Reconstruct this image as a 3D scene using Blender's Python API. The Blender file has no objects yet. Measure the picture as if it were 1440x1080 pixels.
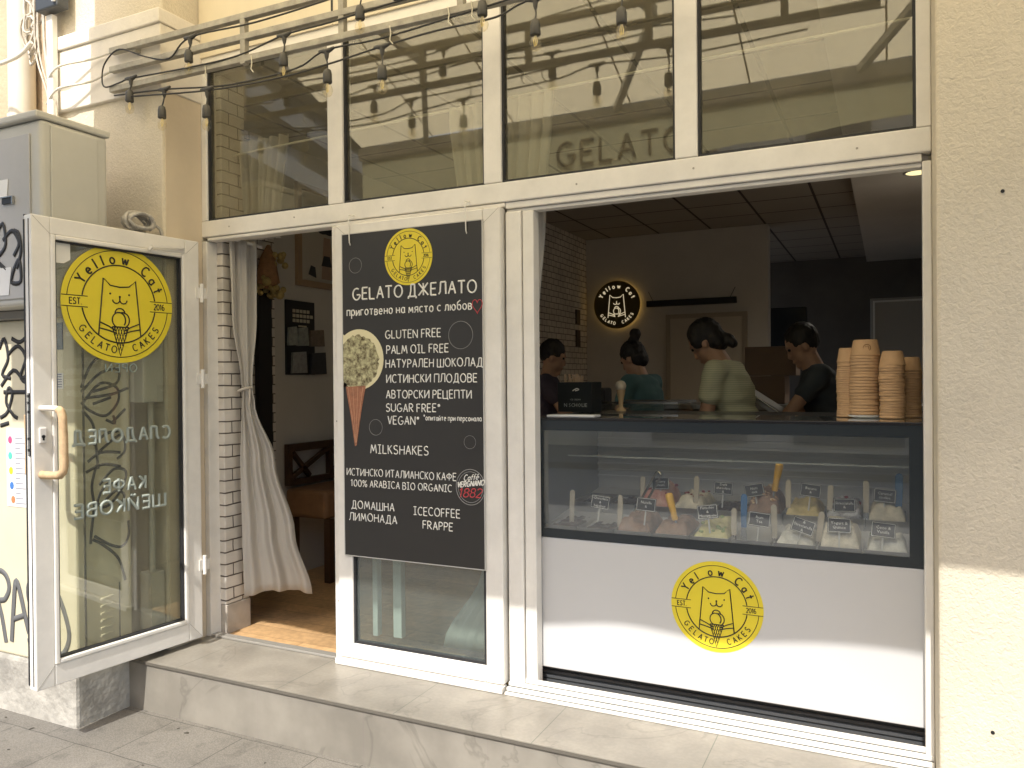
import bpy, bmesh, math, random
from mathutils import Vector, Matrix, noise
C = bpy.context.scene
COL = C.collection
PI = math.pi
R_ = math.radians
rnd = random.Random(7)

# ------------------------------------------------------------------ camera
cam = bpy.data.objects.new('camera', bpy.data.cameras.new('camera'))
COL.objects.link(cam)
yaw, pit, rol = .448781, -.005594, -.0091952
f = Vector((-math.sin(yaw)*math.cos(pit), math.cos(yaw)*math.cos(pit), math.sin(pit)))
r = Vector((math.cos(yaw), math.sin(yaw), 0)); u = r.cross(f)
r2 = math.cos(rol)*r + math.sin(rol)*u; u2 = -math.sin(rol)*r + math.cos(rol)*u
cam.matrix_world = Matrix(((r2.x, u2.x, -f.x, 0), (r2.y, u2.y, -f.y, -3.15), (r2.z, u2.z, -f.z, 1.40), (0, 0, 0, 1)))
cam.data.sensor_width = 36; cam.data.lens = 1100.2/1440*36
cam.data.clip_start = .05; cam.data.clip_end = 2000
C.camera = cam

# ------------------------------------------------------------------ world, sun, exposure
SUN_EL = R_(50.2)
w = bpy.data.worlds.new('World'); C.world = w; w.use_nodes = True
nt = w.node_tree; nt.nodes.clear()
sky = nt.nodes.new('ShaderNodeTexSky'); sky.sky_type = 'NISHITA'; sky.sun_disc = False
sky.sun_elevation = SUN_EL; sky.sun_rotation = PI; sky.dust_density = 2.5
bg = nt.nodes.new('ShaderNodeBackground'); bg.inputs[1].default_value = .15
out = nt.nodes.new('ShaderNodeOutputWorld')
nt.links.new(sky.outputs[0], bg.inputs[0]); nt.links.new(bg.outputs[0], out.inputs[0])
sl = bpy.data.lights.new('sun', 'SUN'); sl.energy = 2.6; sl.angle = R_(.5); sl.color = (1, .97, .92)
sun = bpy.data.objects.new('sun', sl); COL.objects.link(sun)
sdir = Vector((-.035, math.cos(SUN_EL), -math.sin(SUN_EL)))
sun.rotation_euler = sdir.to_track_quat('-Z', 'Y').to_euler()
sun.location = (0, -20, 25)
C.view_settings.view_transform = 'Standard'; C.view_settings.look = 'None'
C.view_settings.exposure = 1.12; C.view_settings.gamma = 1
C.cycles.transparent_max_bounces = 24
C.cycles.max_bounces = 10; C.cycles.diffuse_bounces = 5

# ------------------------------------------------------------------ materials
MATS = {}
def N(nt, t, **kw):
    n = nt.nodes.new(t)
    for k, v in kw.items():
        if k.startswith('i'): n.inputs[int(k[1:])].default_value = v
        else: setattr(n, k, v)
    return n
def mat(name, col, rough=.5, noise_=None, bump=None, metal=0, emit=None, trans=0, alpha=None, spec=.5, col2=None, crack=None):
    """noise_=(scale, amount) varies the colour in patches; bump=(scale, strength, distance)"""
    if name in MATS: return MATS[name]
    m = bpy.data.materials.new(name); m.use_nodes = True; MATS[name] = m
    nt = m.node_tree; b = nt.nodes['Principled BSDF']
    b.inputs['Base Color'].default_value = (*col, 1); b.inputs['Roughness'].default_value = rough
    b.inputs['Metallic'].default_value = metal; b.inputs['Specular IOR Level'].default_value = spec
    tc = N(nt, 'ShaderNodeTexCoord')
    if noise_:
        n1 = N(nt, 'ShaderNodeTexNoise'); n1.inputs['Scale'].default_value = noise_[0]; n1.inputs['Detail'].default_value = 6; n1.inputs['Roughness'].default_value = .65
        nt.links.new(tc.outputs['Object'], n1.inputs['Vector'])
        rp = N(nt, 'ShaderNodeMapRange'); rp.inputs[1].default_value = .35; rp.inputs[2].default_value = .65
        nt.links.new(n1.outputs[0], rp.inputs[0])
        mx = N(nt, 'ShaderNodeMix', data_type='RGBA')
        c2 = col2 or tuple(c*(1-noise_[1]) for c in col)
        mx.inputs['A'].default_value = (*c2, 1); mx.inputs['B'].default_value = (*col, 1)
        nt.links.new(rp.outputs[0], mx.inputs['Factor']); nt.links.new(mx.outputs['Result'], b.inputs['Base Color'])
    if bump:
        n2 = N(nt, 'ShaderNodeTexNoise'); n2.inputs['Scale'].default_value = bump[0]; n2.inputs['Detail'].default_value = 5
        nt.links.new(tc.outputs['Object'], n2.inputs['Vector'])
        bp = N(nt, 'ShaderNodeBump'); bp.inputs['Strength'].default_value = bump[1]; bp.inputs['Distance'].default_value = bump[2] if len(bump) > 2 else .01
        nt.links.new(n2.outputs[0], bp.inputs['Height']); nt.links.new(bp.outputs[0], b.inputs['Normal'])
    if emit: b.inputs['Emission Color'].default_value = (*emit[0], 1); b.inputs['Emission Strength'].default_value = emit[1]
    return m
def glass(name, tint=(.9, .93, .9), base=.05, k=1.6, rough=0, dust=None):
    if name in MATS: return MATS[name]
    m = bpy.data.materials.new(name); m.use_nodes = True; MATS[name] = m
    nt = m.node_tree; nt.nodes.clear()
    o = N(nt, 'ShaderNodeOutputMaterial'); t = N(nt, 'ShaderNodeBsdfTransparent'); t.inputs[0].default_value = (*tint, 1)
    g = N(nt, 'ShaderNodeBsdfGlossy'); g.inputs['Roughness'].default_value = rough; g.inputs['Color'].default_value = (1, 1, 1, 1)
    ge = N(nt, 'ShaderNodeNewGeometry'); dt = N(nt, 'ShaderNodeVectorMath', operation='DOT_PRODUCT'); nt.links.new(ge.outputs['Incoming'], dt.inputs[0]); nt.links.new(ge.outputs['Normal'], dt.inputs[1])
    ab = N(nt, 'ShaderNodeMath', operation='ABSOLUTE'); nt.links.new(dt.outputs['Value'], ab.inputs[0]); iv = N(nt, 'ShaderNodeMath', operation='SUBTRACT'); iv.inputs[0].default_value = 1; nt.links.new(ab.outputs[0], iv.inputs[1])
    fr = N(nt, 'ShaderNodeMath', operation='POWER'); fr.inputs[1].default_value = 5; nt.links.new(iv.outputs[0], fr.inputs[0])
    ma = N(nt, 'ShaderNodeMath', operation='MULTIPLY_ADD', use_clamp=True); ma.inputs[1].default_value = .9*k; ma.inputs[2].default_value = base+.04*k
    mx = N(nt, 'ShaderNodeMixShader')
    nt.links.new(fr.outputs[0], ma.inputs[0]); nt.links.new(ma.outputs[0], mx.inputs[0])
    nt.links.new(t.outputs[0], mx.inputs[1]); nt.links.new(g.outputs[0], mx.inputs[2]); nt.links.new(mx.outputs[0], o.inputs[0])
    if dust:   # a film of street dust, thicker in patches and runs
        d = N(nt, 'ShaderNodeBsdfDiffuse'); d.inputs[0].default_value = (*dust[0], 1); m2 = N(nt, 'ShaderNodeMixShader')
        tc = N(nt, 'ShaderNodeTexCoord'); mp = N(nt, 'ShaderNodeMapping'); mp.inputs['Scale'].default_value = (7, 7, 1.6); nt.links.new(tc.outputs['Object'], mp.inputs[0])
        n = N(nt, 'ShaderNodeTexNoise'); n.inputs['Scale'].default_value = 1; n.inputs['Detail'].default_value = 6; nt.links.new(mp.outputs[0], n.inputs['Vector'])
        rp = N(nt, 'ShaderNodeMapRange'); rp.inputs[1].default_value = .3; rp.inputs[2].default_value = .7; rp.inputs[3].default_value = dust[1]*.7; rp.inputs[4].default_value = dust[1]*1.3; nt.links.new(n.outputs[0], rp.inputs[0])
        nt.links.new(rp.outputs[0], m2.inputs[0]); nt.links.new(mx.outputs[0], m2.inputs[1]); nt.links.new(d.outputs[0], m2.inputs[2]); nt.links.new(m2.outputs[0], o.inputs[0])
    return m
def brick_mat(name, col, mortar, bw, rh, ms, axes, offset=.5, rough=.7, bump=.5, var=.08, shift=(0, 0), nz=None, vein=None):
    """courses of bricks, slabs or boards laid over the surface axes (e.g. 'yz')"""
    m = bpy.data.materials.new(name); m.use_nodes = True; MATS[name] = m
    nt = m.node_tree; b = nt.nodes['Principled BSDF']; b.inputs['Roughness'].default_value = rough
    tc = N(nt, 'ShaderNodeTexCoord'); sp = N(nt, 'ShaderNodeSeparateXYZ'); cb = N(nt, 'ShaderNodeCombineXYZ')
    nt.links.new(tc.outputs['Object'], sp.inputs[0])
    for k, a in enumerate(axes):
        ad = N(nt, 'ShaderNodeMath', operation='ADD'); ad.inputs[1].default_value = shift[k]
        nt.links.new(sp.outputs['xyz'.index(a)], ad.inputs[0]); nt.links.new(ad.outputs[0], cb.inputs[k])
    br = N(nt, 'ShaderNodeTexBrick', offset=offset, offset_frequency=2); br.inputs['Scale'].default_value = 1
    br.inputs['Brick Width'].default_value = bw; br.inputs['Row Height'].default_value = rh
    br.inputs['Mortar Size'].default_value = ms; br.inputs['Mortar Smooth'].default_value = .3; br.inputs['Bias'].default_value = 0
    c2 = tuple(c*(1-var) for c in col)
    br.inputs['Color1'].default_value = (*col, 1); br.inputs['Color2'].default_value = (*c2, 1); br.inputs['Mortar'].default_value = (*mortar, 1)
    wob = N(nt, 'ShaderNodeTexNoise'); wob.inputs['Scale'].default_value = 9
    nt.links.new(tc.outputs['Object'], wob.inputs['Vector'])
    wm = N(nt, 'ShaderNodeMixRGB', blend_type='ADD'); wm.inputs[0].default_value = .011 if bump > .3 else .0
    nt.links.new(cb.outputs[0], wm.inputs[1]); nt.links.new(wob.outputs[1], wm.inputs[2])
    nt.links.new(wm.outputs[0], br.inputs['Vector'])
    last = br.outputs[0]
    def noise_mul(scale, lo, hi, last, detail=6, dist=0, fr=.4, to=.62):
        n = N(nt, 'ShaderNodeTexNoise'); n.inputs['Scale'].default_value = scale; n.inputs['Detail'].default_value = detail; n.inputs['Distortion'].default_value = dist
        nt.links.new(tc.outputs['Object'], n.inputs['Vector'])
        rp = N(nt, 'ShaderNodeMapRange'); rp.inputs[1].default_value = fr; rp.inputs[2].default_value = to; rp.inputs[3].default_value = lo; rp.inputs[4].default_value = hi
        nt.links.new(n.outputs[0], rp.inputs[0])
        mm = N(nt, 'ShaderNodeMixRGB', blend_type='MULTIPLY'); mm.inputs[0].default_value = 1
        nt.links.new(last, mm.inputs[1]); nt.links.new(rp.outputs[0], mm.inputs[2]); return mm.outputs[0]
    for z in (nz or ()): last = noise_mul(z[0], z[1], z[2], last, *(z[3:]))
    if vein:
        n = N(nt, 'ShaderNodeTexNoise'); n.inputs['Scale'].default_value = vein[0]; n.inputs['Detail'].default_value = 5; n.inputs['Distortion'].default_value = 1.2
        nt.links.new(tc.outputs['Object'], n.inputs['Vector'])
        s = N(nt, 'ShaderNodeMath', operation='SUBTRACT'); s.inputs[1].default_value = .5; nt.links.new(n.outputs[0], s.inputs[0])
        a = N(nt, 'ShaderNodeMath', operation='ABSOLUTE'); nt.links.new(s.outputs[0], a.inputs[0])
        rp = N(nt, 'ShaderNodeMapRange'); rp.inputs[1].default_value = 0; rp.inputs[2].default_value = vein[1]; rp.inputs[3].default_value = vein[2]; rp.inputs[4].default_value = 1
        nt.links.new(a.outputs[0], rp.inputs[0])
        mm = N(nt, 'ShaderNodeMixRGB', blend_type='MULTIPLY'); mm.inputs[0].default_value = 1
        nt.links.new(last, mm.inputs[1]); nt.links.new(rp.outputs[0], mm.inputs[2]); last = mm.outputs[0]
    nt.links.new(last, b.inputs['Base Color'])
    iv = N(nt, 'ShaderNodeMath', operation='SUBTRACT'); iv.inputs[0].default_value = 1; nt.links.new(br.outputs[1], iv.inputs[1])
    n3 = N(nt, 'ShaderNodeTexNoise'); n3.inputs['Scale'].default_value = 60; nt.links.new(tc.outputs['Object'], n3.inputs['Vector'])
    ad = N(nt, 'ShaderNodeMath', operation='MULTIPLY_ADD'); ad.inputs[1].default_value = .25; nt.links.new(n3.outputs[0], ad.inputs[0]); nt.links.new(iv.outputs[0], ad.inputs[2])
    bp = N(nt, 'ShaderNodeBump'); bp.inputs['Strength'].default_value = bump; bp.inputs['Distance'].default_value = .008
    nt.links.new(ad.outputs[0], bp.inputs['Height']); nt.links.new(bp.outputs[0], b.inputs['Normal'])
    return m
def cloth_mat(name, col, through, k=.5, seam=False):
    m = bpy.data.materials.new(name); m.use_nodes = True; MATS[name] = m
    nt = m.node_tree; nt.nodes.clear()
    o = N(nt, 'ShaderNodeOutputMaterial'); d = N(nt, 'ShaderNodeBsdfDiffuse'); t = N(nt, 'ShaderNodeBsdfTranslucent')
    d.inputs[0].default_value = (*col, 1); t.inputs[0].default_value = (*through, 1)
    mx = N(nt, 'ShaderNodeMixShader'); mx.inputs[0].default_value = k
    nt.links.new(d.outputs[0], mx.inputs[1]); nt.links.new(t.outputs[0], mx.inputs[2]); nt.links.new(mx.outputs[0], o.inputs[0])
    return m

# ------------------------------------------------------------------ mesh builder
WM = {}
class MB:
    def __init__(s): s.v = []; s.f = []; s.smooth = []
    def add(s, vs, fs, smooth=False):
        o = len(s.v); s.v += [tuple(p) for p in vs]; s.f += [tuple(i+o for i in q) for q in fs]; s.smooth += [smooth]*len(fs); return s
    def box(s, x0, x1, y0, y1, z0, z1):
        x0, x1 = min(x0, x1), max(x0, x1); y0, y1 = min(y0, y1), max(y0, y1); z0, z1 = min(z0, z1), max(z0, z1)
        v = [(x, y, z) for z in (z0, z1) for y in (y0, y1) for x in (x0, x1)]
        return s.add(v, [(0, 2, 3, 1), (4, 5, 7, 6), (0, 1, 5, 4), (2, 6, 7, 3), (0, 4, 6, 2), (1, 3, 7, 5)])
    def bar(s, a, b, w_, h_, up=(0, 0, 1)):
        a, b = Vector(a), Vector(b); d = (b-a).normalized(); up = Vector(up)
        if abs(d.dot(up)) > .99: up = Vector((0, 1, 0))
        x = d.cross(up).normalized()*w_/2; z = x.cross(d).normalized()*h_/2
        v = [p+sx*x+sz*z for p in (a, b) for sx, sz in ((-1, -1), (1, -1), (1, 1), (-1, 1))]
        return s.add(v, [(3, 2, 1, 0), (4, 5, 6, 7)]+[(i, (i+1) % 4, 4+(i+1) % 4, 4+i) for i in range(4)])
    def tube(s, pts, rad, seg=6, closed=False, caps=True):
        P = [Vector(p) for p in pts]; n = len(P)
        if n < 2: return s
        rs = rad if isinstance(rad, (list, tuple)) else [rad]*n
        T = []
        for i in range(n):
            a = P[(i-1) % n] if (closed or i) else P[0]; b = P[(i+1) % n] if (closed or i < n-1) else P[-1]
            t = (b-a); T.append(t.normalized() if t.length > 1e-9 else Vector((0, 0, 1)))
        up = Vector((0, 0, 1)) if abs(T[0].z) < .9 else Vector((0, 1, 0))
        nrm = T[0].cross(up).normalized(); rings = []
        for i in range(n):
            nrm = (nrm - nrm.dot(T[i])*T[i]).normalized(); bn = T[i].cross(nrm)
            rings.append([P[i]+rs[i]*(math.cos(2*PI*k/seg)*nrm+math.sin(2*PI*k/seg)*bn) for k in range(seg)])
        v = [q for rg in rings for q in rg]; fs = []
        for i in range(n if closed else n-1):
            a, b = i*seg, ((i+1) % n)*seg
            fs += [(a+k, a+(k+1) % seg, b+(k+1) % seg, b+k) for k in range(seg)]
        s.add(v, fs, True)
        if caps and not closed: s.add(rings[0], [tuple(range(seg))[::-1]]); s.add(rings[-1], [tuple(range(seg))])
        return s
    def lathe(s, prof, c=(0, 0, 0), seg=24, caps=True):
        v = []; fs = []; n = len(prof)
        for k in range(seg):
            a = 2*PI*k/seg
            v += [(c[0]+rr*math.cos(a), c[1]+rr*math.sin(a), c[2]+z) for rr, z in prof]
        for k in range(seg):
            k2 = (k+1) % seg
            fs += [(k*n+i, k2*n+i, k2*n+i+1, k*n+i+1) for i in range(n-1)]
        s.add(v, fs, True)
        if caps:
            s.add([v[k*n] for k in range(seg)], [tuple(range(seg))[::-1]]); s.add([v[k*n+n-1] for k in range(seg)], [tuple(range(seg))])
        return s
    def prism(s, poly, o, ex, ez, n, t):
        """outline in (ex, ez) at o, thickened by t along n"""
        o, ex, ez, n = Vector(o), Vector(ex), Vector(ez), Vector(n); k = len(poly)
        A = [o+x*ex+z*ez for x, z in poly]; B = [p+t*n for p in A]
        fs = [tuple(range(k)), tuple(range(2*k-1, k-1, -1))]+[(i, k+i, k+(i+1) % k, (i+1) % k) for i in range(k)]
        return s.add(A+B, fs)
    def grid(s, fn, nu, nv, smooth=True):
        v = [fn(i/nu, j/nv) for j in range(nv+1) for i in range(nu+1)]
        return s.add(v, [(j*(nu+1)+i, j*(nu+1)+i+1, (j+1)*(nu+1)+i+1, (j+1)*(nu+1)+i) for j in range(nv) for i in range(nu)], smooth)
    def ball(s, c, rr, seg=10, rings=7, rot=None):
        rx, ry, rz = rr if isinstance(rr, (tuple, list)) else (rr, rr, rr); v = []; fs = []
        for i in range(1, rings):
            t = PI*i/rings
            for k in range(seg):
                a = 2*PI*k/seg; v.append(Vector((rx*math.sin(t)*math.cos(a), ry*math.sin(t)*math.sin(a), rz*math.cos(t))))
        v += [Vector((0, 0, rz)), Vector((0, 0, -rz))]; nb = (rings-1)*seg
        for i in range(rings-2):
            fs += [(i*seg+k, (i+1)*seg+k, (i+1)*seg+(k+1) % seg, i*seg+(k+1) % seg) for k in range(seg)]
        fs += [(nb, k, (k+1) % seg) for k in range(seg)]+[(nb+1, (rings-2)*seg+(k+1) % seg, (rings-2)*seg+k) for k in range(seg)]
        if rot: v = [rot @ p for p in v]
        return s.add([Vector(c)+p for p in v], fs, True)
    def cap(s, a, b, ra, rb, seg=12):
        a, b = Vector(a), Vector(b); d = (b-a); L = d.length; d = d.normalized(); pts = []; rs = []
        for k in range(5): t = k/4*PI/2; pts.append(a-d*ra*math.cos(t)*.999); rs.append(max(ra*math.sin(t), ra*.02))
        for k in range(4, -1, -1): t = k/4*PI/2; pts.append(b+d*rb*math.cos(t)*.999); rs.append(max(rb*math.sin(t), rb*.02))
        return s.tube(pts, rs, seg)
    def build(s, name, m, parent=None, bevel=0, recalc=True, local=False, label=None, seg=2):
        me = bpy.data.meshes.new(name); inv = None
        vs = s.v
        if parent is not None and not local and parent in WM:
            inv = WM[parent].inverted(); vs = [inv @ Vector(p) for p in vs]
        me.from_pydata([tuple(p) for p in vs], [], s.f)
        me.polygons.foreach_set('use_smooth', s.smooth)
        if recalc:
            bm = bmesh.new(); bm.from_mesh(me); bmesh.ops.recalc_face_normals(bm, faces=bm.faces); bm.to_mesh(me); bm.free()
        me.materials.append(m)
        o = bpy.data.objects.new(name, me); COL.objects.link(o)
        if parent is not None: o.parent = parent; WM[o] = WM.get(parent, Matrix.Identity(4))
        else: WM[o] = Matrix.Identity(4)
        if bevel:
            b = o.modifiers.new('bevel', 'BEVEL'); b.width = bevel; b.segments = seg; b.limit_method = 'ANGLE'; b.angle_limit = R_(40)
        if label: o['label'] = label
        return o
def tag(o, label, cat, group=None):
    o['label'] = label; o['category'] = cat
    if group: o['group'] = group
    return o
def thing(name, label, cat, loc=(0, 0, 0), rotz=0, group=None):
    o = bpy.data.objects.new(name, None); COL.objects.link(o); o.empty_display_size = .1
    o.location = loc; o.rotation_euler = (0, 0, rotz)
    WM[o] = Matrix.Translation(loc) @ Matrix.Rotation(rotz, 4, 'Z')
    return tag(o, label, cat, group)
def struct(name, mb, m, **k):
    o = mb.build(name, m, **k); o['kind'] = 'structure'; return o
def dup(root, loc=None, label=None):
    c = root.copy(); COL.objects.link(c)
    if loc is not None: c.location = loc
    if label: c['label'] = label
    for ch in list(root.children):
        d = ch.copy(); COL.objects.link(d); d.parent = c
        for g in list(ch.children):
            e = g.copy(); COL.objects.link(e); e.parent = d
    return c

# ------------------------------------------------------------------ hand-lettered stroke alphabet (cap height 1)
def arc(cx, cy, rx, ry, a0, a1, n=9):
    return [(cx+rx*math.cos(R_(a0+(a1-a0)*i/n)), cy+ry*math.sin(R_(a0+(a1-a0)*i/n))) for i in range(n+1)]
O_ = arc(.38, .5, .38, .5, 90, 450, 16)
GL = {
 'A': (.62, [[(0, 0), (.32, 1), (.62, 0)], [(.1, .35), (.53, .35)]]),
 'B': (.56, [[(0, 0), (0, 1)]+arc(.26, .77, .24, .23, 90, -90)+[(0, .54)], [(.26, .54)]+arc(.28, .27, .28, .27, 90, -90)+[(0, 0)]]),
 'C': (.62, [arc(.36, .5, .36, .5, 50, 310, 14)]),
 'D': (.66, [[(0, 0), (0, 1), (.2, 1)]+arc(.2, .5, .46, .5, 90, -90, 12)+[(0, 0)]]),
 'E': (.5, [[(.5, 1), (0, 1), (0, 0), (.5, 0)], [(0, .52), (.43, .52)]]),
 'F': (.48, [[(.48, 1), (0, 1), (0, 0)], [(0, .52), (.4, .52)]]),
 'G': (.72, [arc(.37, .5, .37, .5, 55, 345, 14)+[(.72, .44), (.42, .44)]]),
 'H': (.6, [[(0, 0), (0, 1)], [(.6, 0), (.6, 1)], [(0, .52), (.6, .52)]]),
 'I': (.4, [[(.2, 0), (.2, 1)], [(0, 1), (.4, 1)], [(0, 0), (.4, 0)]]),
 'K': (.52, [[(0, 0), (0, 1)], [(.5, 1), (0, .45)], [(.12, .56), (.52, 0)]]),
 'L': (.48, [[(0, 1), (0, 0), (.48, 0)]]),
 'M': (.8, [[(0, 0), (.14, 1), (.4, .25), (.66, 1), (.8, 0)]]),
 'N': (.66, [[(0, 0), (0, 1), (.64, 0), (.66, 1)]]),
 'O': (.76, [O_]), '0': (.6, [arc(.3, .5, .3, .5, 90, 450, 14)]),
 'P': (.52, [[(0, 0), (0, 1), (.2, 1)]+arc(.24, .74, .28, .26, 90, -90)+[(0, .48)]]),
 'R': (.58, [[(0, 0), (0, 1), (.2, 1)]+arc(.24, .74, .28, .26, 90, -90)+[(0, .48)], [(.18, .48), (.58, 0)]]),
 'S': (.54, [arc(.28, .75, .24, .25, 35, 270, 9)+arc(.26, .25, .27, .25, 90, -150, 9)]),
 'T': (.62, [[(0, 1), (.62, 1)], [(.31, 1), (.31, 0)]]),
 'U': (.64, [[(0, 1), (0, .32)]+arc(.32, .32, .32, .32, 180, 360, 9)+[(.64, 1)]]),
 'V': (.58, [[(0, 1), (.28, 0), (.58, 1)]]), 'Y': (.58, [[(0, 1), (.29, .5), (.58, 1)], [(.29, .5), (.29, 0)]]),
 '1': (.3, [[(0, .8), (.18, 1), (.18, 0)]]),
 '2': (.5, [arc(.25, .75, .25, .25, 160, -30, 8)+[(0, 0), (.5, 0)]]),
 '6': (.52, [arc(.45, .55, .45, .45, 95, 180, 6)+arc(.26, .28, .26, .28, 180, 540, 12)]),
 '8': (.5, [arc(.25, .76, .22, .24, 90, 450, 12), arc(.25, .27, .25, .27, 90, 450, 12)]),
 '%': (.8, [[(.1, 0), (.7, 1)], arc(.15, .78, .15, .2, 90, 450, 9), arc(.65, .22, .15, .2, 90, 450, 9)]),
 '*': (.34, [[(.17, .62), (.17, 1)], [(.02, .72), (.32, .9)], [(.02, .9), (.32, .72)]]),
 '.': (.08, [[(.02, .0), (.06, .04)]]), '&': (.6, [[(.6, 0), (.15, .7)]+arc(.28, .8, .16, .18, 210, -30, 8)+[(.1, .4)]+arc(.24, .22, .22, .22, 150, 320, 7)+[(.6, .4)]]),
 'Д': (.74, [[(0, -.17), (0, 0), (.74, 0), (.74, -.17)], [(.12, 0), (.25, .45), (.28, 1), (.62, 1), (.62, 0)]]),
 'Ж': (.9, [[(.45, 0), (.45, 1)], [(.02, 1), (.45, .5), (0, 0)], [(.88, 1), (.45, .5), (.9, 0)]]),
 'Л': (.64, [[(0, .02), (.14, .2), (.2, 1), (.64, 1), (.64, 0)]]),
 'И': (.64, [[(0, 1), (0, 0), (.64, 1), (.64, 0)]]), 'П': (.64, [[(0, 0), (0, 1), (.64, 1), (.64, 0)]]),
 'У': (.58, [[(0, 1), (.3, .42)], [(.58, 1), (.12, 0)]]),
 'Ф': (.8, [[(.4, 0), (.4, 1)], arc(.4, .55, .4, .28, 90, 450, 16)]),
 'Ц': (.72, [[(0, 1), (0, 0), (.62, 0), (.62, 1)], [(.62, 0), (.72, 0), (.72, -.18)]]),
 'Ш': (.9, [[(0, 1), (0, 0), (.9, 0), (.9, 1)], [(.45, 0), (.45, 1)]]),
 'Й': (.64, [[(0, 1), (0, 0), (.64, 1), (.64, 0)], arc(.32, 1.3, .16, .14, 200, 340, 6)]),
 'а': (.46, [arc(.23, .29, .23, .29, 50, 310, 10), [(.44, .6), (.44, .1), (.5, 0)]]),
 'б': (.46, [arc(.23, .27, .23, .27, 90, 450, 12), [(0, .3), (.04, .75), (.4, .98)]]),
 'в': (.42, [[(0, 0), (0, .6), (.2, .6)]+arc(.22, .46, .16, .14, 90, -90, 6)+arc(.22, .16, .2, .16, 90, -90, 6)+[(0, 0)], [(0, .32), (.22, .32)]]),
 'г': (.36, [[(0, 0), (0, .6), (.36, .6)]]), 'е': (.48, [[(.02, .3), (.46, .3)]+arc(.24, .3, .22, .3, 0, 310, 12)]),
 'и': (.44, [[(0, .6), (0, 0), (.44, .6), (.44, 0)]]), 'й': (.44, [[(0, .6), (0, 0), (.44, .6), (.44, 0)], arc(.22, .9, .12, .12, 200, 340, 5)]),
 'л': (.46, [[(0, 0), (.1, .15), (.14, .6), (.46, .6), (.46, 0)]]), 'м': (.56, [[(0, 0), (.06, .6), (.28, .15), (.5, .6), (.56, 0)]]),
 'н': (.44, [[(0, 0), (0, .6)], [(.44, 0), (.44, .6)], [(0, .3), (.44, .3)]]), 'о': (.48, [arc(.24, .3, .24, .3, 90, 450, 12)]),
 'п': (.44, [[(0, 0), (0, .6), (.44, .6), (.44, 0)]]), 'р': (.46, [[(0, -.35), (0, .6)], [(0, .3)]+arc(.23, .3, .23, .3, 150, -150, 10)]),
 'с': (.42, [arc(.24, .3, .24, .3, 50, 310, 10)]), 'т': (.44, [[(0, .6), (.44, .6)], [(.22, .6), (.22, 0)]]),
 'ю': (.68, [[(0, 0), (0, .6)], [(0, .3), (.2, .3)], arc(.43, .3, .23, .3, 90, 450, 12)]),
 'я': (.44, [[(.44, 0), (.44, .6), (.2, .6)]+arc(.2, .45, .17, .15, 90, 270, 6)+[(.44, .3)], [(.2, .3), (0, 0)]]),
 'l': (.1, [[(.05, 0), (.05, 1)]]), 'w': (.66, [[(0, .62), (.17, 0), (.33, .55), (.49, 0), (.66, .62)]]),
 't': (.4, [[(.2, 1), (.2, .1), (.28, 0)], [(0, .62), (.4, .62)]]),
}
for a_, b_ in zip('АВЕКМНОРСТ', 'ABEKMHOPCT'): GL[a_] = GL[b_]
for a_, b_ in zip('aeo', 'аео'): GL[a_] = GL[b_]
def stroke(mb, pts, rad, seg=5):
    """one pen stroke, started afresh at every sharp corner"""
    cur = [pts[0]]
    for i in range(1, len(pts)):
        cur.append(pts[i])
        if i == len(pts)-1 or ((pts[i]-pts[i-1]).length > 1e-9 and (pts[i+1]-pts[i]).length > 1e-9 and (pts[i]-pts[i-1]).angle(pts[i+1]-pts[i]) > .75):
            mb.tube(cur, rad, seg); cur = [pts[i]]
def flat(mb, axis, plane, k=.12):
    """press strokes down to a film of paint on the plane"""
    v = []
    for p in mb.v:
        p = list(p); p[axis] = plane+(p[axis]-plane)*k; v.append(tuple(p))
    mb.v = v; return mb
def text_width(s, gap): return sum((.34 if ch == ' ' else GL[ch][0]+gap) for ch in s)-gap
def stroke_text(mb, s, o, ex, ez, h, rad, width=None, gap=.2, jit=0, mirror=False, flat=1):
    o, ex, ez = Vector(o), Vector(ex), Vector(ez); W = text_width(s, gap); kx = (width/W) if width else h
    x = 0; rr = random.Random(len(s))
    for ch in s:
        if ch == ' ': x += .34; continue
        gw, st = GL[ch]; jy = rr.uniform(-jit, jit); ja = rr.uniform(-jit, jit)
        for pl in st:
            pts = []
            for px, py in pl:
                X = (x+px+py*ja)*kx
                if mirror: X = (W*kx)-X
                pts.append(o+X*ex+(py+jy)*h*ez)
            stroke(mb, pts, rad)
        x += gw+gap
def ring_text(mb, items, o, ex, ez, rad_c, h, rad, inward=False):
    """letters set round a circle at the given angles"""
    o, ex, ez = Vector(o), Vector(ex), Vector(ez)
    for ch, ang in items:
        a = R_(ang); rad_dir = math.cos(a)*ex+math.sin(a)*ez; tan = math.sin(a)*ex-math.cos(a)*ez
        if inward: upv, rt = -rad_dir, -tan
        else: upv, rt = rad_dir, tan
        gw, st = GL[ch]; c = o+rad_c*rad_dir
        for pl in st:
            stroke(mb, [c+(px-gw/2)*h*rt+(py-.5)*h*upv for px, py in pl], rad)
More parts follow.
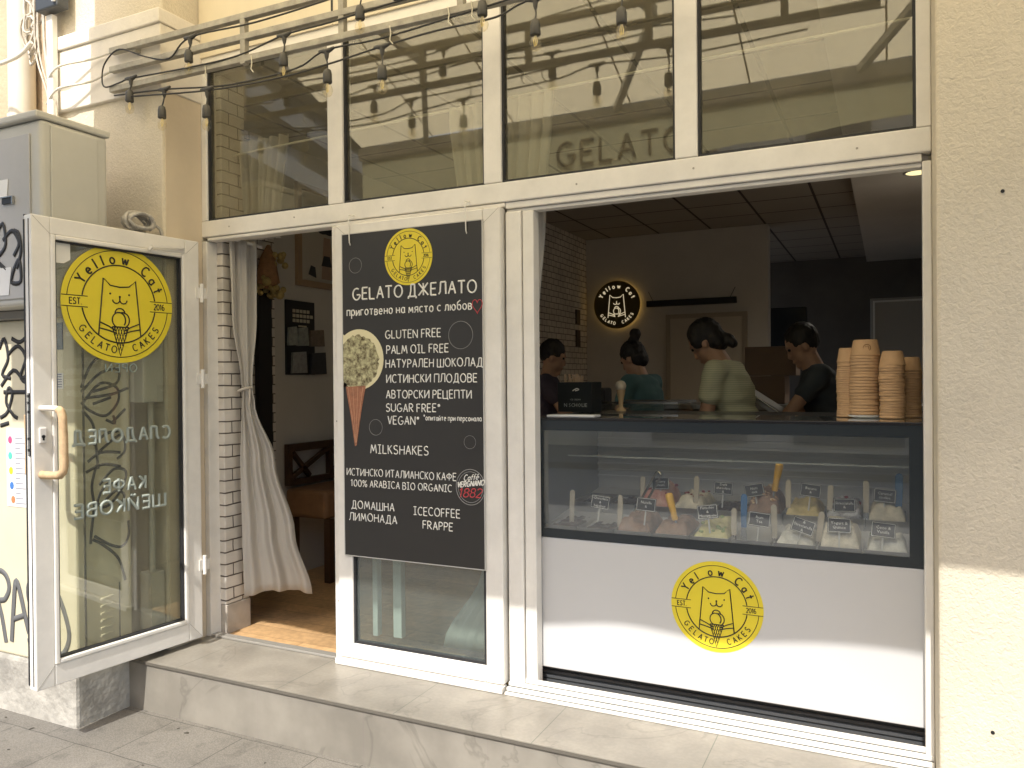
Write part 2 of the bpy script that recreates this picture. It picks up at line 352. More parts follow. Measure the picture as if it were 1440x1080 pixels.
def cat_logo(parent, o, ex, ez, n, R, disc_m, line_m, missing=False, t=.003, lw=1, lit=None, name='logo_sticker'):
    """round sticker: ring lettering, bands, sketched cat holding a cone"""
    o, ex, ez, n = Vector(o), Vector(ex), Vector(ez), Vector(n)
    mb = MB(); mb.prism([(R*math.cos(2*PI*k/64), R*math.sin(2*PI*k/64)) for k in range(64)], o, ex, ez, n, t)
    disc = mb.build(name, disc_m, parent)
    s = o+n*t; L = MB(); l1 = .0075*R*lw; l2 = .013*R*lw
    P = lambda pts: [s+x*R*ex+y*R*ez for x, y in pts]
    def st(pts, rr=l2): L.tube(P(pts), rr, 5)
    if not lit:
        for a0, a1 in ((6, 174), (186, 354)): st(arc(0, 0, .905, .905, a0, a1, 40), l1)
        for a0, a1 in ((9, 171), (189, 351)): st(arc(0, 0, .66, .66, a0, a1, 36), l2)
        for sx in (-1, 1):
            for yy in (.09, -.09): st([(sx*.99, yy), (sx*.75, yy), (sx*.56, yy)], l1)
        stroke_text(L, 'EST.', s+(-.86*R)*ex+(-.05*R)*ez, ex, ez, .1*R, .009*R*lw, width=.2*R)
        stroke_text(L, '2016', s+(.64*R)*ex+(-.05*R)*ez, ex, ez, .1*R, .009*R*lw, width=.2*R)
    top = [('Y', 151), ('e', 136), ('l', 124), ('l', 113.5), ('o', 100), ('w', 82), ('C', 52), ('a', 36.5), ('t', 22.5)]
    if missing: top.pop(3)
    ring_text(L, top, s, ex, ez, .775*R, .17*R, .016*R*lw)
    ring_text(L, [('G', -146), ('E', -135), ('L', -126), ('A', -116.5), ('T', -107.5), ('O', -98), ('C', -70), ('A', -60), ('K', -51), ('E', -41.5), ('S', -32)], s, ex, ez, .78*R, .115*R, .0105*R*lw, True)
    k = 1 if not lit else 1.0
    st([(-.38, -.54), (-.29, .42), (-.17, .31), (0, .29), (.17, .31), (.29, .42), (.38, -.54)])
    if not lit:
        for sx in (-1, 1): L.ball(s+sx*.17*R*ex+.17*R*ez, .018*R, 8, 5)
    st([(-.13, .07)]+arc(-.065, .07, .065, .06, 180, 360, 6)+arc(.065, .07, .065, .06, 180, 360, 6)); st([(0, .07), (0, .12)]); L.ball(s+.125*R*ez, .02*R, 8, 5)
    st(arc(-.02, -.27, .12, .13, 60, 250, 9)); st(arc(.05, -.27, .12, .13, -60, 110, 9)); st(arc(0, -.16, .09, .09, 0, 180, 7)); st([(-.14, -.39), (.16, -.39)]); st(arc(-.02, -.27, .12, .13, -40, 60, 6))
    for sx in (-1, 1): st([(sx*.355, -.32), (sx*.2, -.385), (sx*.07, -.46)]); st([(sx*.365, -.42), (sx*.2, -.455), (sx*.06, -.5)])
    if not lit:
        st([(-.14, -.39), (0, -.88), (.15, -.39)])
        for i in range(1, 6):
            b_ = -.145+.29*i/6; t_ = (b_+.145)/.29
            for sg in (-1, 1): st([(-sg*b_, -.39), (-sg*(b_-.145*t_), -.39-.49*t_)], l1)
    L.build('logo_drawing', line_m, disc)
    return disc
# ------------------------------------------------------------------ shared materials
def stucco(name, col):
    m = mat(name, col, .92, (1.6, .10)); nt = m.node_tree; b = nt.nodes['Principled BSDF']; tc = N(nt, 'ShaderNodeTexCoord')
    base = b.inputs['Base Color'].links[0].from_socket
    def nz(sc, det=4, dist=0):
        n = N(nt, 'ShaderNodeTexNoise'); n.inputs['Scale'].default_value = sc; n.inputs['Detail'].default_value = det; n.inputs['Distortion'].default_value = dist; nt.links.new(tc.outputs['Object'], n.inputs['Vector']); return n.outputs[0]
    def rng(src, a, b, lo, hi):
        q = N(nt, 'ShaderNodeMapRange'); q.inputs[1].default_value = a; q.inputs[2].default_value = b; q.inputs[3].default_value = lo; q.inputs[4].default_value = hi; nt.links.new(src, q.inputs[0]); return q.outputs[0]
    def mth(op, x, y):
        q = N(nt, 'ShaderNodeMath', operation=op)
        for i, v in enumerate((x, y)):
            if isinstance(v, (int, float)): q.inputs[i].default_value = v
            else: nt.links.new(v, q.inputs[i])
        return q.outputs[0]
    fine = nz(150, 3); grain = nz(68, 3, .8); pits = rng(nz(58, 2, 1.6), .27, .34, 0, 1); patch = rng(nz(2.6, 3), .40, .60, 1, .35); worn = mth('MAXIMUM', pits, patch)
    stain = rng(nz(1.1, 6, .6), .38, .62, .90, 1.03); dk = mth('MULTIPLY', rng(worn, 0, 1, .86, 1), stain); dk = mth('MULTIPLY', dk, rng(grain, .35, .65, .95, 1.03))
    mm = N(nt, 'ShaderNodeMixRGB', blend_type='MULTIPLY'); mm.inputs[0].default_value = 1; nt.links.new(base, mm.inputs[1]); nt.links.new(dk, mm.inputs[2]); nt.links.new(mm.outputs[0], b.inputs['Base Color'])
    hh = mth('ADD', mth('MULTIPLY', grain, 1.1), mth('ADD', mth('MULTIPLY', fine, .35), mth('MULTIPLY', worn, .5)))
    bp = N(nt, 'ShaderNodeBump'); bp.inputs['Strength'].default_value = .6; bp.inputs['Distance'].default_value = .006; nt.links.new(hh, bp.inputs['Height']); nt.links.new(bp.outputs[0], b.inputs['Normal'])
    return m
STUCCO = stucco('stucco', (.655, .585, .455))
PAINT = mat('cream_paint', (.72, .64, .48), .8, (3, .08), (30, .15, .004))
PALE = mat('pale_wall_paint', (.74, .69, .60), .85, (4, .14), (40, .35, .006))
PVC = mat('white_pvc', (.81, .78, .72), .38, (4.5, .13), (8, .04, .003))
GASKET = mat('dark_gasket', (.02, .02, .022), .6)
BLACK = mat('black_paint', (.012, .012, .012), .55)
CONC = mat('worn_concrete', (.50, .47, .41), .9, (5, .45), (24, .8, .012))
STEEL = mat('grey_steel', (.42, .39, .32), .6, (14, .35), (60, .2, .003))
CHROME = mat('brushed_steel', (.5, .5, .48), .25, metal=1)
WHITE = mat('white_gloss_panel', (.55, .55, .55), .22, (2, .02))
NAVY = mat('dark_border', (.022, .028, .033), .22)
YELLOW = mat('yellow_vinyl', (.74, .60, .035), .4, (6, .06))
LINE = mat('black_print', (.014, .012, .01), .5)
WOODL = mat('pale_wood', (.62, .50, .34), .6, (30, .2))
KRAFT = mat('kraft_paper', (.50, .32, .17), .75, (25, .1))
G_UP = glass('upper_glass', (.86, .86, .81), .034, 1.2, .008, ((.46, .41, .28), .09))
G_DOOR = glass('door_glass', (.88, .89, .84), .03, 1.2, 0, ((.50, .50, .42), .06))
G_DISP = glass('display_glass', (.97, .98, .97), .04, 1.2, 0, ((.45, .47, .45), .035))
G_SASH = glass('sash_glass', (.80, .86, .84), .05, 1.2, 0, ((.42, .47, .45), .07))
G_BULB = glass('bulb_glass', (.97, .94, .86), .02, .6)

# ------------------------------------------------------------------ ground and street
ZS = -.249
PAVE = brick_mat('pavement_slabs', (.185, .17, .145), (.085, .078, .066), .44, .36, .0028, 'xy', .5, .85, .35, .08, (.28, .075), nz=[(1.6, .84, 1.06), (170, .80, 1.12), (9, .80, 1.02, 5, .5, .34, .46)])
struct('ground', MB().box(-220, 220, -220, 60, -.9, -.42), mat('asphalt_ground', (.13, .13, .125), .9, (3, .2), (80, .4, .01)))
struct('pavement', MB().box(-60, 60, -4.6, 1.0, -.6, ZS), PAVE)
struct('road', MB().box(-60, 60, -11.2, -4.604, -.5, -.385), mat('asphalt', (.26, .255, .24), .88, (5, .25), (120, .5, .008)))
struct('far_pavement', MB().box(-60, 60, -15, -11.204, -.6, -.26), PAVE)

# building over the way (seen only as reflections)
ob = thing('street_building', 'pale three storey building across the street, mirrored in the counter glass', 'building', (2, -16, -.26))
wb = MB(); wb.box(-9, 24, -24, -15, -.26, 8.6)
wb.build('wall', mat('render_pale', (.66, .63, .56), .9, (1, .15), (10, .3)), ob)
for i in range(10):
    x0 = -8+i*3.2
    for zf in (3.3, 6.1):
        m = MB(); m.box(x0, x0+1.3, -15, -14.96, zf, zf+1.6); wd = m.build('window', mat('dark_window', (.03, .035, .04), .1), ob)
        m = MB(); m.box(x0-.1, x0+1.4, -14.96, -14.8, zf-.12, zf-.02); m.build('sill', PALE, wd)
    m = MB(); m.box(x0-.3, x0+1.9, -15, -14.94, -.1, 2.5); sh = m.build('shutter', mat('shutter', (.10, .11, .12) , .4) if i % 3 else mat('shutter_pale', (.6, .58, .5), .5), ob)
m = MB(); m.box(-9.2, 24.2, -15, -14.7, 8.6, 8.9); m.build('cornice', PALE, ob)
hr = thing('apartment_tower', 'tall apartment block with rows of balconies, mirrored in the upper left pane', 'building', (-30, -34, -.4))
hd = Vector((-.257, -.966, 0)); hn = Vector((.966, -.257, 0)); hp = Vector((-26, -20, -.4))
m = MB(); m.prism([(-.5, 0), (34, 0), (34, 27), (-.5, 27)], hp, hd, (0, 0, 1), -hn, 9); m.build('wall', mat('tower_render', (.26, .25, .235), .9, (.6, .2)), hr)
for fl in range(10):
    z0 = 1.6+fl*2.6
    m = MB(); m.prism([(.5, z0), (33, z0), (33, z0+.85), (.5, z0+.85)], hp+hn*1.15, hd, (0, 0, 1), hn, .1); m.prism([(.5, z0-.12), (33, z0-.12), (33, z0+.02), (.5, z0+.02)], hp+hn*.01, hd, (0, 0, 1), hn, 1.24)
    m.build('balcony', mat('tower_balcony', (.42, .40, .36), .8, (.8, .15)), hr)
    for k in range(9):
        if (k+fl) % 2: continue
        m = MB(); m.prism([(1.5+k*3.6, z0+.9), (3.1+k*3.6, z0+.9), (3.1+k*3.6, z0+2.2), (1.5+k*3.6, z0+2.2)], hp+hn*.01, hd, (0, 0, 1), hn, .04); m.build('window', mat('tower_window', (.34, .36, .40), .15), hr)

# ------------------------------------------------------------------ the shop building
sb = thing('shop_building', 'cream rendered shop building with a stuccoed pillar either side of the white shopfront', 'building', (0, 0, 0))
m = MB(); m.box(.142, 6, -.25, .3, ZS-.05, 5.2); rp = m.build('right_pillar', STUCCO, sb, bevel=.012)
h = MB(); 
for (hx, hz) in ((.327, 1.98), (.292, .262)):
    h.lathe([(.006, 0), (.006, .004)], (0, 0, 0), 8); h.v[-32:] = [(hx+p[0], -.2525+p[2], hz+p[1]) for p in h.v[-32:]]
h.build('drill_hole', BLACK, rp)
m = MB(); m.box(-4.28, -3.405, -.25, .3, ZS-.05, 5.2); lp = m.build('left_pillar', STUCCO, sb, bevel=.012)
m = MB(); m.box(-4.30, -3.385, -.285, -.0, 3.27, 3.345); m.box(-4.295, -3.392, -.272, -.0, 2.93, 3.268); m.build('capital', PALE, lp, bevel=.006)
m = MB(); m.box(-3.4045, -3.401, -.238, -.003, 0, 3.19); m.build('reveal', mat('reveal_paint', (.64, .54, .40), .85, (2, .08), (30, .2)), lp)
m = MB(); m.box(-16, -4.285, -.02, .3, ZS-.05, 5.2); m.build('side_wall', mat('tan_render', (.55, .42, .27), .9, (2, .15), (40, .5)), sb)
m = MB(); m.box(-4.28, .6, .0, .3, 3.20, 5.2); m.build('upper_wall', PAINT, sb)
m = MB(); m.box(-16, 6, -.25, .3, 5.2, 9.5); m.build('wall_above', STUCCO, sb)

# interior shell
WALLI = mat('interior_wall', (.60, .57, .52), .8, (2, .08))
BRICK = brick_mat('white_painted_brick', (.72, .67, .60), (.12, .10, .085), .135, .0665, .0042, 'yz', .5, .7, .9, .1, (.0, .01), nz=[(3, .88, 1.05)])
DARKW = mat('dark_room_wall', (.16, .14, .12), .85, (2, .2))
floor_m = brick_mat('wood_floor', (.60, .38, .19), (.16, .09, .05), 1.2, .14, .0016, 'xy', .37, .42, .12, .18, (0, 0), nz=[(2.5, .85, 1.1), (30, .86, 1.06)])
struct('floor', MB().box(-3.9, .6, .07, 10, -.3, -.004), floor_m)
struct('ceiling', MB().box(-3.9, -.27, .07, 10, 3.10, 3.2), brick_mat('ceiling_tiles', (.34, .31, .27), (.06, .05, .045), .6, .6, .014, 'xy', 0, .9, .1, .03, (.02, .1)))
struct('side_ceiling', MB().box(-.27, .6, .07, 10, 3.02, 3.2), WALLI)
struct('right_wall', MB().box(.6, .9, .3, 10, -.3, 3.2), WALLI)
struct('back_wall', MB().box(-3.9, -1.20, 5.9, 6.1, -.004, 3.1), WALLI)
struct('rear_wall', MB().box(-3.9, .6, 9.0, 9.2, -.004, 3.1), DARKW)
struct('left_wall', MB().box(-4.1, -3.9, 1.10, 6.1, -.3, 3.2), WALLI)
struct('brick_wall', MB().box(-4.1, -3.9, .25, 1.099, -.3, 3.2), BRICK)
m = MB(); m.box(-3.9, -3.33, .072, .25, .16, 3.2); bw = m.build('brick_pier', BRICK, bevel=.006); tag(bw, 'white painted brick pier just inside the open doorway', 'brick pier')
m = MB(); m.box(-3.9, -3.325, .074, .252, -.004, .158); m.build('skirting', mat('pier_skirting', (.48, .43, .37), .7, (8, .2)), bw, bevel=.003)
m = MB(); m.box(-3.9, -3.33, 4.35, 5.9, -.004, 3.1); tag(m.build('brick_chimney', BRICK, bevel=.006), 'white painted brick breast at the dim left end of the back wall', 'brick wall')

# ------------------------------------------------------------------ entrance step
st_ = thing('entrance_step', 'tiled step of grey marbled slabs under the shopfront', 'step', (-1.6, -.2, ZS))
TILE = brick_mat('marble_tile', (.262, .24, .203), (.13, .135, .11), .637, 3.0, .0022, 'xy', 0, .32, .06, .05, (.285+.637*5, 1.5), nz=[(2.2, .84, 1.06), (7, .9, 1.05), (60, .95, 1.04)], vein=(1.7, .014, .80))
RISER = brick_mat('marble_riser', (.27, .247, .207), (.26, .23, .2), .60, 3.0, .0022, 'xz', 0, .35, .06, .05, (.44+.6*5, 1.5), nz=[(2.4, .84, 1.06), (7, .9, 1.05)], vein=(1.5, .014, .78))
m = MB(); m.box(-3.498, .9, -.418, .068, -.011, 0); m.build('tread', TILE, st_, bevel=.002)
m = MB(); m.box(-3.498, .9, -.414, -.05, ZS-.05, -.013); m.build('riser', RISER, st_)
m = MB(); m.box(-3.498, .9, -.423, -.4185, -.014, -.001); m.build('edge_trim', mat('step_trim', (.16, .145, .12), .5, metal=.3), st_)

# ------------------------------------------------------------------ white shopfront
sf = thing('shopfront', 'white framed shopfront with four upper panes over doorway and serving hatch', 'shopfront', (-1.6, 0, 0))
D0, D1 = 0, .075
m = MB(); m.box(-3.405, -3.37, D0, D1, 0, 2.175); m.box(-3.405, -3.365, D0, D1, 2.287, 3.12); m.build('left_stile', PVC, sf, bevel=.004)
m = MB(); m.box(.112, .141, D0, D1, 0, 2.165); m.box(.094, .141, D0, D1, 2.287, 3.12); m.build('right_stile', PVC, sf, bevel=.004)
m = MB(); m.box(-3.405, .141, D0-.003, D1, 2.197, 2.285); m.box(-3.37, -1.546, D0+.004, D1, 2.176, 2.195); m.build('transom', PVC, sf, bevel=.005)
m = MB(); m.box(-1.545, .111, D0+.008, D1, 2.167, 2.195); m.box(-1.545, .111, D0+.022, D1, 2.150, 2.165); m.build('hatch_head', PVC, sf, bevel=.003)
m = MB(); m.box(-3.405, .141, D0, D1, 3.122, 3.2); m.build('head', PVC, sf, bevel=.004)
for xa, xb in ((-2.533, -2.441), (-1.650, -1.561), (-.775, -.684)):
    m = MB(); m.box(xa, xb, D0-.002, D1, 2.287, 3.12); m.build('mullion', PVC, sf, bevel=.005)
for xa, xb in ((-3.365, -2.533), (-2.441, -1.65), (-1.561, -.775), (-.684, .094)):
    m = MB(); m.box(xa+.004, xb-.004, .028, .034, 2.29, 3.117); p = m.build('window_pane', G_UP, sf)
    m = MB(); g = .010
    m.box(xa, xa+g, .012, .05, 2.287, 3.12); m.box(xb-g, xb, .012, .05, 2.287, 3.12); m.box(xa+g, xb-g, .012, .05, 2.287, 2.287+g); m.box(xa+g, xb-g, .012, .05, 3.12-g, 3.12)
    m.build('gasket', GASKET, p)
m = MB(); m.box(-2.513, -2.472, D0-.001, D1, 0, 2.175); m.build('door_post', PVC, sf, bevel=.004)
m = MB(); m.box(-1.545, -1.470, D0+.004, D1, .03, 2.15); m.box(-1.466, -1.412, D0+.014, D1, .03, 2.15); m.build('hatch_post', PVC, sf, bevel=.004)
m = MB()
for k, (ya, zt) in enumerate(((-.050, .012), (-.030, .028), (-.008, .044), (.016, .060))):
    m.box(-1.545, .139, ya+.002, ya+.0185, 0.001, zt)
htr = m.build('hatch_track', PVC, sf, bevel=.002)
m = MB()
for ya in (-.0312, -.0105, .0125): m.box(-1.543, .137, ya, ya+.0028, .0012, .014 if ya < -.02 else .030 if ya < 0 else .045)
m.build('track_groove', mat('groove_grey', (.10, .10, .095), .7), htr)
m = MB(); m.box(-3.37, -2.513, .0, .05, .001, .014); m.build('threshold', mat('threshold_metal', (.42, .40, .36), .4, metal=.5), sf, bevel=.003)
for xa, xb in ((-3.40, -2.489), (-2.485, -1.606), (-1.602, -.731), (-.727, .138)):
    m = MB(); m.box(xa, xb, -.012, -.001, 3.175, 5.19); m.build('fascia_panel', PAINT, sf, bevel=.002)
m = MB()
for xj in (-2.487,): m.box(xj-.006, xj+.006, -.014, -.003, 3.205, 3.7)
m.build('panel_joint', GASKET, sf)
# sliding sash with the pane under the menu board
ss = thing('sliding_window', 'white framed sliding window beside the doorway, behind the menu board', 'window', (-2.0, -.02, .03))
m = MB()
xa, xb, za, zb = -2.470, -1.556, .034, 2.172; g = .088
m.box(xa, xa+g, -.03, .03, za, zb); m.box(xb-g, xb, -.03, .03, za, zb); m.box(xa+g, xb-g, -.03, .03, za, za+.075); m.box(xa+g, xb-g, -.03, .03, zb-.07, zb)
m.build('sash_frame', PVC, ss, bevel=.006)
m = MB(); m.box(xa+g, xb-g, -.012, -.006, za+.075, zb-.07); pn = m.build('glass_pane', G_SASH, ss)
m = MB(); g2 = .012; a, b, c_, d_ = xa+g, xb-g, za+.075, zb-.07
m.box(a, a+g2, -.022, .01, c_, d_); m.box(b-g2, b, -.022, .01, c_, d_); m.box(a+g2, b-g2, -.022, .01, c_, c_+g2); m.box(a+g2, b-g2, -.022, .01, d_-g2, d_); m.build('gasket', GASKET, pn)
m = MB(); m.box(xa-.01, xb+.0, -.05, -.0, .001, .030); m.build('bottom_track', PVC, ss, bevel=.003)
m = MB(); m.box(-2.36, -2.33, .10, .14, .11, 2.1); m.box(-2.25, -2.20, .12, .16, .11, 2.1); tag(m.build('inner_sash', PVC, bevel=.004), 'pale inner window uprights behind the pane under the menu board', 'window frame')

for xx, zz in ((-3.2, 2.24), (-2.75, 2.245), (-2.2, 2.238), (-1.2, 2.235), (-.7, 2.24), (-.1, 2.238), (-2.49, 1.2), (-2.49, .3)):
    m = MB(); m.tube([(xx, -.0028, zz), (xx, -.0045, zz)], .0045, 8); m.build('screw', mat('screw_grey', (.33, .31, .27), .5), sf)
SEAM = mat('weld_seam', (.30, .28, .24), .7)
m = MB(); g = .088
for cx, cz, dx, dz in ((-2.470, .034, g, .075), (-1.556, .034, -g, .075), (-2.470, 2.172, g, -.07), (-1.556, 2.172, -g, -.07)): m.bar((cx+dx*.06, -.0302, cz+dz*.06), (cx+dx*.97, -.0302, cz+dz*.97), .0012, .0012, (0, 1, 0))
m.build('weld_seam', SEAM, ss)
# ------------------------------------------------------------------ open glass door
dr = thing('glass_door', 'white framed glass door swung wide open at the left of the doorway', 'door', (-3.331, -.104, 0), R_(-95.667))
W0, W1, Z0, Z1, FW = -.012, .850, .032, 2.155, .083
m = MB()
for cx, cz, dx, dz in ((W0, Z0, FW, .095), (W1, Z0, -FW, .095), (W0, Z1, FW, -.078), (W1, Z1, -FW, -.078)): m.bar((cx+dx*.06, .0003, cz+dz*.06), (cx+dx*.97, .0003, cz+dz*.97), .0012, .0012, (0, 1, 0))
m.build('weld_seam', SEAM, dr, local=True)
m = MB(); m.box(W0, W0+FW, -.058, 0, Z0, Z1); m.box(W1-FW, W1, -.058, 0, Z0, Z1); m.box(W0+FW, W1-FW, -.058, 0, Z0, Z0+.095); m.box(W0+FW, W1-FW, -.058, 0, Z1-.078, Z1)
fr_ = m.build('door_frame', PVC, dr, bevel=.005, local=True)
m = MB(); a, b, c_, d_ = W0+FW, W1-FW, Z0+.095, Z1-.078; e = .022
m.box(a, a+e, -.012, .006, c_, d_); m.box(b-e, b, -.012, .006, c_, d_); m.box(a+e, b-e, -.012, .006, c_, c_+e); m.box(a+e, b-e, -.012, .006, d_-e, d_)
m.build('glazing_bead', PVC, fr_, bevel=.006, local=True)
m = MB(); m.box(a+e*.2, b-e*.2, -.030, -.024, c_+.004, d_-.004); dp = m.build('glass_pane', G_DOOR, dr, local=True)
m = MB(); k = e+.008
m.box(a+e, a+k, -.034, -.008, c_+e, d_-e); m.box(b-k, b-e, -.034, -.008, c_+e, d_-e); m.box(a+k, b-k, -.034, -.008, c_+e, c_+k); m.box(a+k, b-k, -.034, -.008, d_-k, d_-e); m.build('gasket', GASKET, dp, local=True)
m = MB(); m.box(W1, W1+.004, -.058, -.051, Z0+.02, Z1-.02); m.box(W1, W1+.003, -.020, -.0175, Z0+.02, Z1-.02); m.box(W0, W1, -.062, -.0585, Z1-.004, Z1+.004); m.build('edge_seal', GASKET, dr, local=True)
m = MB(); m.box(W1, W1+.005, -.036, -.022, 1.08, 1.36); lk = m.build('lock_strip', CHROME, dr, local=True)
m = MB(); 
for zz in (1.10, 1.15, 1.27, 1.31, 1.34): m.box(W1+.005, W1+.008, -.033, -.025, zz, zz+.012)
m.build('latch', BLACK, lk, local=True)
m = MB(); m.box(.795, .828, 0, .010, 1.135, 1.205); ck = m.build('lock_plate', mat('lock_plate_white', (.75, .73, .7), .3), dr, bevel=.004, local=True)
m = MB(); m.tube([(.812, .011, 1.165), (.812, .013, 1.165)], .008, 8); m.box(.808, .816, .011, .013, 1.148, 1.165); m.build('keyhole', BLACK, ck, local=True)
# rope-wrapped pull handles, one on each face
HPTS = [(.815, 0, 1.292), (.812, .06, 1.292), (.808, .115, 1.291), (.805, .14, 1.280), (.803, .150, 1.25), (.80, .152, 1.15), (.80, .152, 1.04), (.803, .148, 1.015), (.807, .13, .998), (.811, .07, .994), (.815, 0, .994)]
for sgn, yo in ((1, 0), (-1, -.058)):
    pts = [(x, yo+sgn*y*(1 if sgn > 0 else .5), z) for x, y, z in HPTS]
    m = MB(); m.tube(pts, .0125, 10); hd_ = m.build('door_handle', mat('handle_pvc', (.78, .72, .62), .45), dr, local=True)
    P = [Vector(p) for p in pts]; full = []
    for i in range(len(P)-1):
        nn = max(2, int((P[i+1]-P[i]).length/.004)); full += [P[i].lerp(P[i+1], j/nn) for j in range(nn)]
    full = full[int(len(full)*.22):]; full.append(P[-1])
    m = MB(); m.tube(full, [.0165+(.0017 if i % 2 else 0) for i in range(len(full))], 10)
    m.build('rope_wrap', mat('rope_wrap', (.60, .42, .24), .8, (40, .25)), hd_, local=True)
for zz in (.42, 1.42, 1.88):
    m = MB(); m.tube([(-.022, .008, zz-.05), (-.022, .008, zz+.05)], .011, 8); m.box(-.05, -.022, .002, .010, zz-.028, zz+.028); m.box(-.022, .01, .001, .008, zz-.028, zz+.028); m.build('hinge', PVC, dr, local=True)
m = MB(); m.bar((.10, .016, 2.105), (.285, .03, 2.085), .016, .012); m.lathe([(.014, 0), (.014, .012)], (.10, .012, 2.10), 10); m.bar((.285, .03, 2.085), (.295, .022, 2.068), .02, .014); m.build('door_stay', PVC, dr, local=True)
FROST = mat('frosted_lettering', (.34, .38, .34), .8)
D3 = WM[dr].to_3x3()
cat_logo(dr, WM[dr] @ Vector((.425, -.024, 1.787)), D3 @ Vector((-1, 0, 0)), (0, 0, 1), D3 @ Vector((0, 1, 0)), .287, YELLOW, LINE)
m = MB()
for s_, x1, x0, zz, hh in (('СЛАДОЛЕД', .66, .16, 1.115, .062), ('КАФЕ', .52, .30, .872, .062), ('ШЕЙКОВЕ', .66, .19, .770, .062)):
    stroke_text(m, s_, (x0, -.022, zz), (1, 0, 0), (0, 0, 1), hh, .0075, width=x1-x0, gap=.3)
m.build('vinyl_lettering', FROST, dr, local=True)
m = MB(); stroke_text(m, 'OPEN', (.34, -.022, 1.455), (1, 0, 0), (0, 0, 1), .04, .003, width=.16, gap=.3); m.build('open_lettering', mat('frosted_green', (.25, .30, .26), .8), dr, local=True)
m = MB(); m.prism([(0, .02), (.03, 0), (.075, 0), (.095, .02), (.095, .09), (.085, .11), (.008, .11), (0, .09)], (.665, -.0235, 1.955), (1, 0, 0), (0, 0, 1), (0, 1, 0), .002); m.build('shield_sticker', mat('sticker_white', (.72, .70, .64), .6), dr, local=True)
# ------------------------------------------------------------------ menu board
BOARD = mat('chalkboard_print', (.030, .028, .026), .42, (3, .1))
CHALK = mat('chalk_white', (.78, .77, .72), .7)
mbd = thing('menu_board', 'tall black menu board hung on the sliding window, lettered in white', 'menu board', (-2.03, -.035, .54))
bp = MB(); bp.box(-2.418, -1.642, -.040, -.031, .546, 2.118); bd = bp.build('board', BOARD, mbd, bevel=.001)
m = MB(); y0, y1 = -.0405, -.0305; e = .004
m.box(-2.422, -2.418, y0, y1, .542, 2.122); m.box(-1.642, -1.638, y0, y1, .542, 2.122); m.box(-2.418, -1.642, y0, y1, .542, .546); m.box(-2.418, -1.642, y0, y1, 2.118, 2.122)
m.build('board_edge', mat('board_edge', (.5, .49, .46), .4), mbd)
EX, EZ, NF = Vector((1, 0, 0)), Vector((0, 0, 1)), Vector((0, -1, 0)); YB = -.0405
m = MB()
for s_, xa, xb, zz, hh, th in (
 ("GELATO ДЖЕЛАТО", -2.355, -1.671, 1.796, .056, .0042), ("приготвено на място с любов", -2.392, -1.696, 1.719, .044, .0030),
 ("GLUTEN FREE", -2.166, -1.860, 1.601, .038, .0027), ("PALM OIL FREE", -2.161, -1.820, 1.529, .038, .0027), ("НАТУРАЛЕН ШОКОЛАД", -2.166, -1.645, 1.462, .038, .0027),
 ("ИСТИНСКИ ПЛОДОВЕ", -2.162, -1.672, 1.391, .038, .0027), ("АВТОРСКИ РЕЦЕПТИ", -2.165, -1.702, 1.317, .037, .0027), ("SUGAR FREE*", -2.166, -1.867, 1.253, .037, .0027),
 ("VEGAN*", -2.157, -1.982, 1.193, .038, .0027), ("*опитайте при персонала", -1.957, -1.652, 1.214, .026, .0019), ("MILKSHAKES", -2.259, -1.933, 1.051, .041, .0027),
 ("ИСТИНСКО ИТАЛИАНСКО КАФЕ", -2.402, -1.786, .939, .034, .0023), ("100% ARABICA BIO ORGANIC", -2.378, -1.809, .886, .032, .0023), ("ДОМАШНА", -2.375, -2.127, .778, .037, .0025),
 ("ЛИМОНАДА", -2.390, -2.112, .719, .037, .0025), ("ICECOFFEE", -2.016, -1.767, .770, .037, .0025), ("FRAPPE", -1.966, -1.806, .708, .036, .0025)):
    stroke_text(m, s_, (xa, YB, zz), EX, EZ, hh, th, width=xb-xa, gap=.24, jit=.03)
m.build('lettering', CHALK, mbd)
m = MB()
for cx, cz, rr, th in ((-1.755, 1.605, .063, .0016), (-2.339, 1.963, .037, .0012), (-2.228, 1.176, .038, .0012), (-1.712, 1.118, .030, .0009)):
    m.tube([(cx+rr*math.cos(2*PI*k/32), YB, cz+rr*math.sin(2*PI*k/32)) for k in range(32)], th, 5, closed=True)
m.build('printed_ring', mat('ring_grey', (.22, .22, .21), .7), mbd)
m = MB(); hp_ = []
for k in range(33):
    t = 2*PI*k/32; hp_.append((-1.667+.0016*16*math.sin(t)**3, YB, 1.735+.0022*(13*math.cos(t)-5*math.cos(2*t)-2*math.cos(3*t)-math.cos(4*t))))
m.tube(hp_[:-1], .0022, 5, closed=True); m.build('heart_outline', mat('heart_red', (.42, .05, .06), .6), mbd)
# coffee emblem: two rings, white and red lettering
m = MB(); cx, cz = -1.711, .914
for rr, th in ((.081, .0016), (.070, .0012)): m.tube([(cx+rr*.92*math.cos(2*PI*k/40), YB, cz+rr*math.sin(2*PI*k/40)) for k in range(40)], th, 5, closed=True)
em = m.build('coffee_emblem', mat('emblem_grey', (.30, .30, .29), .6), mbd)
GL['f'] = (.3, [[(.36, .95), (.22, .95), (.12, .8), (.12, 0)], [(0, .6), (.3, .6)]]); GL['é'] = (.48, GL['е'][1]+[[(.2, .78), (.34, .98)]])
m = MB(); sk = Vector((1, 0, .12)).normalized()
stroke_text(m, 'Caffé', (cx-.035, YB, cz+.028), sk, (.25, 0, 1), .026, .0022, width=.075); stroke_text(m, 'VERGNANO', (cx-.068, YB, cz-.004), sk, (.2, 0, 1), .024, .0030, width=.138)
m.build('emblem_lettering', CHALK, em)
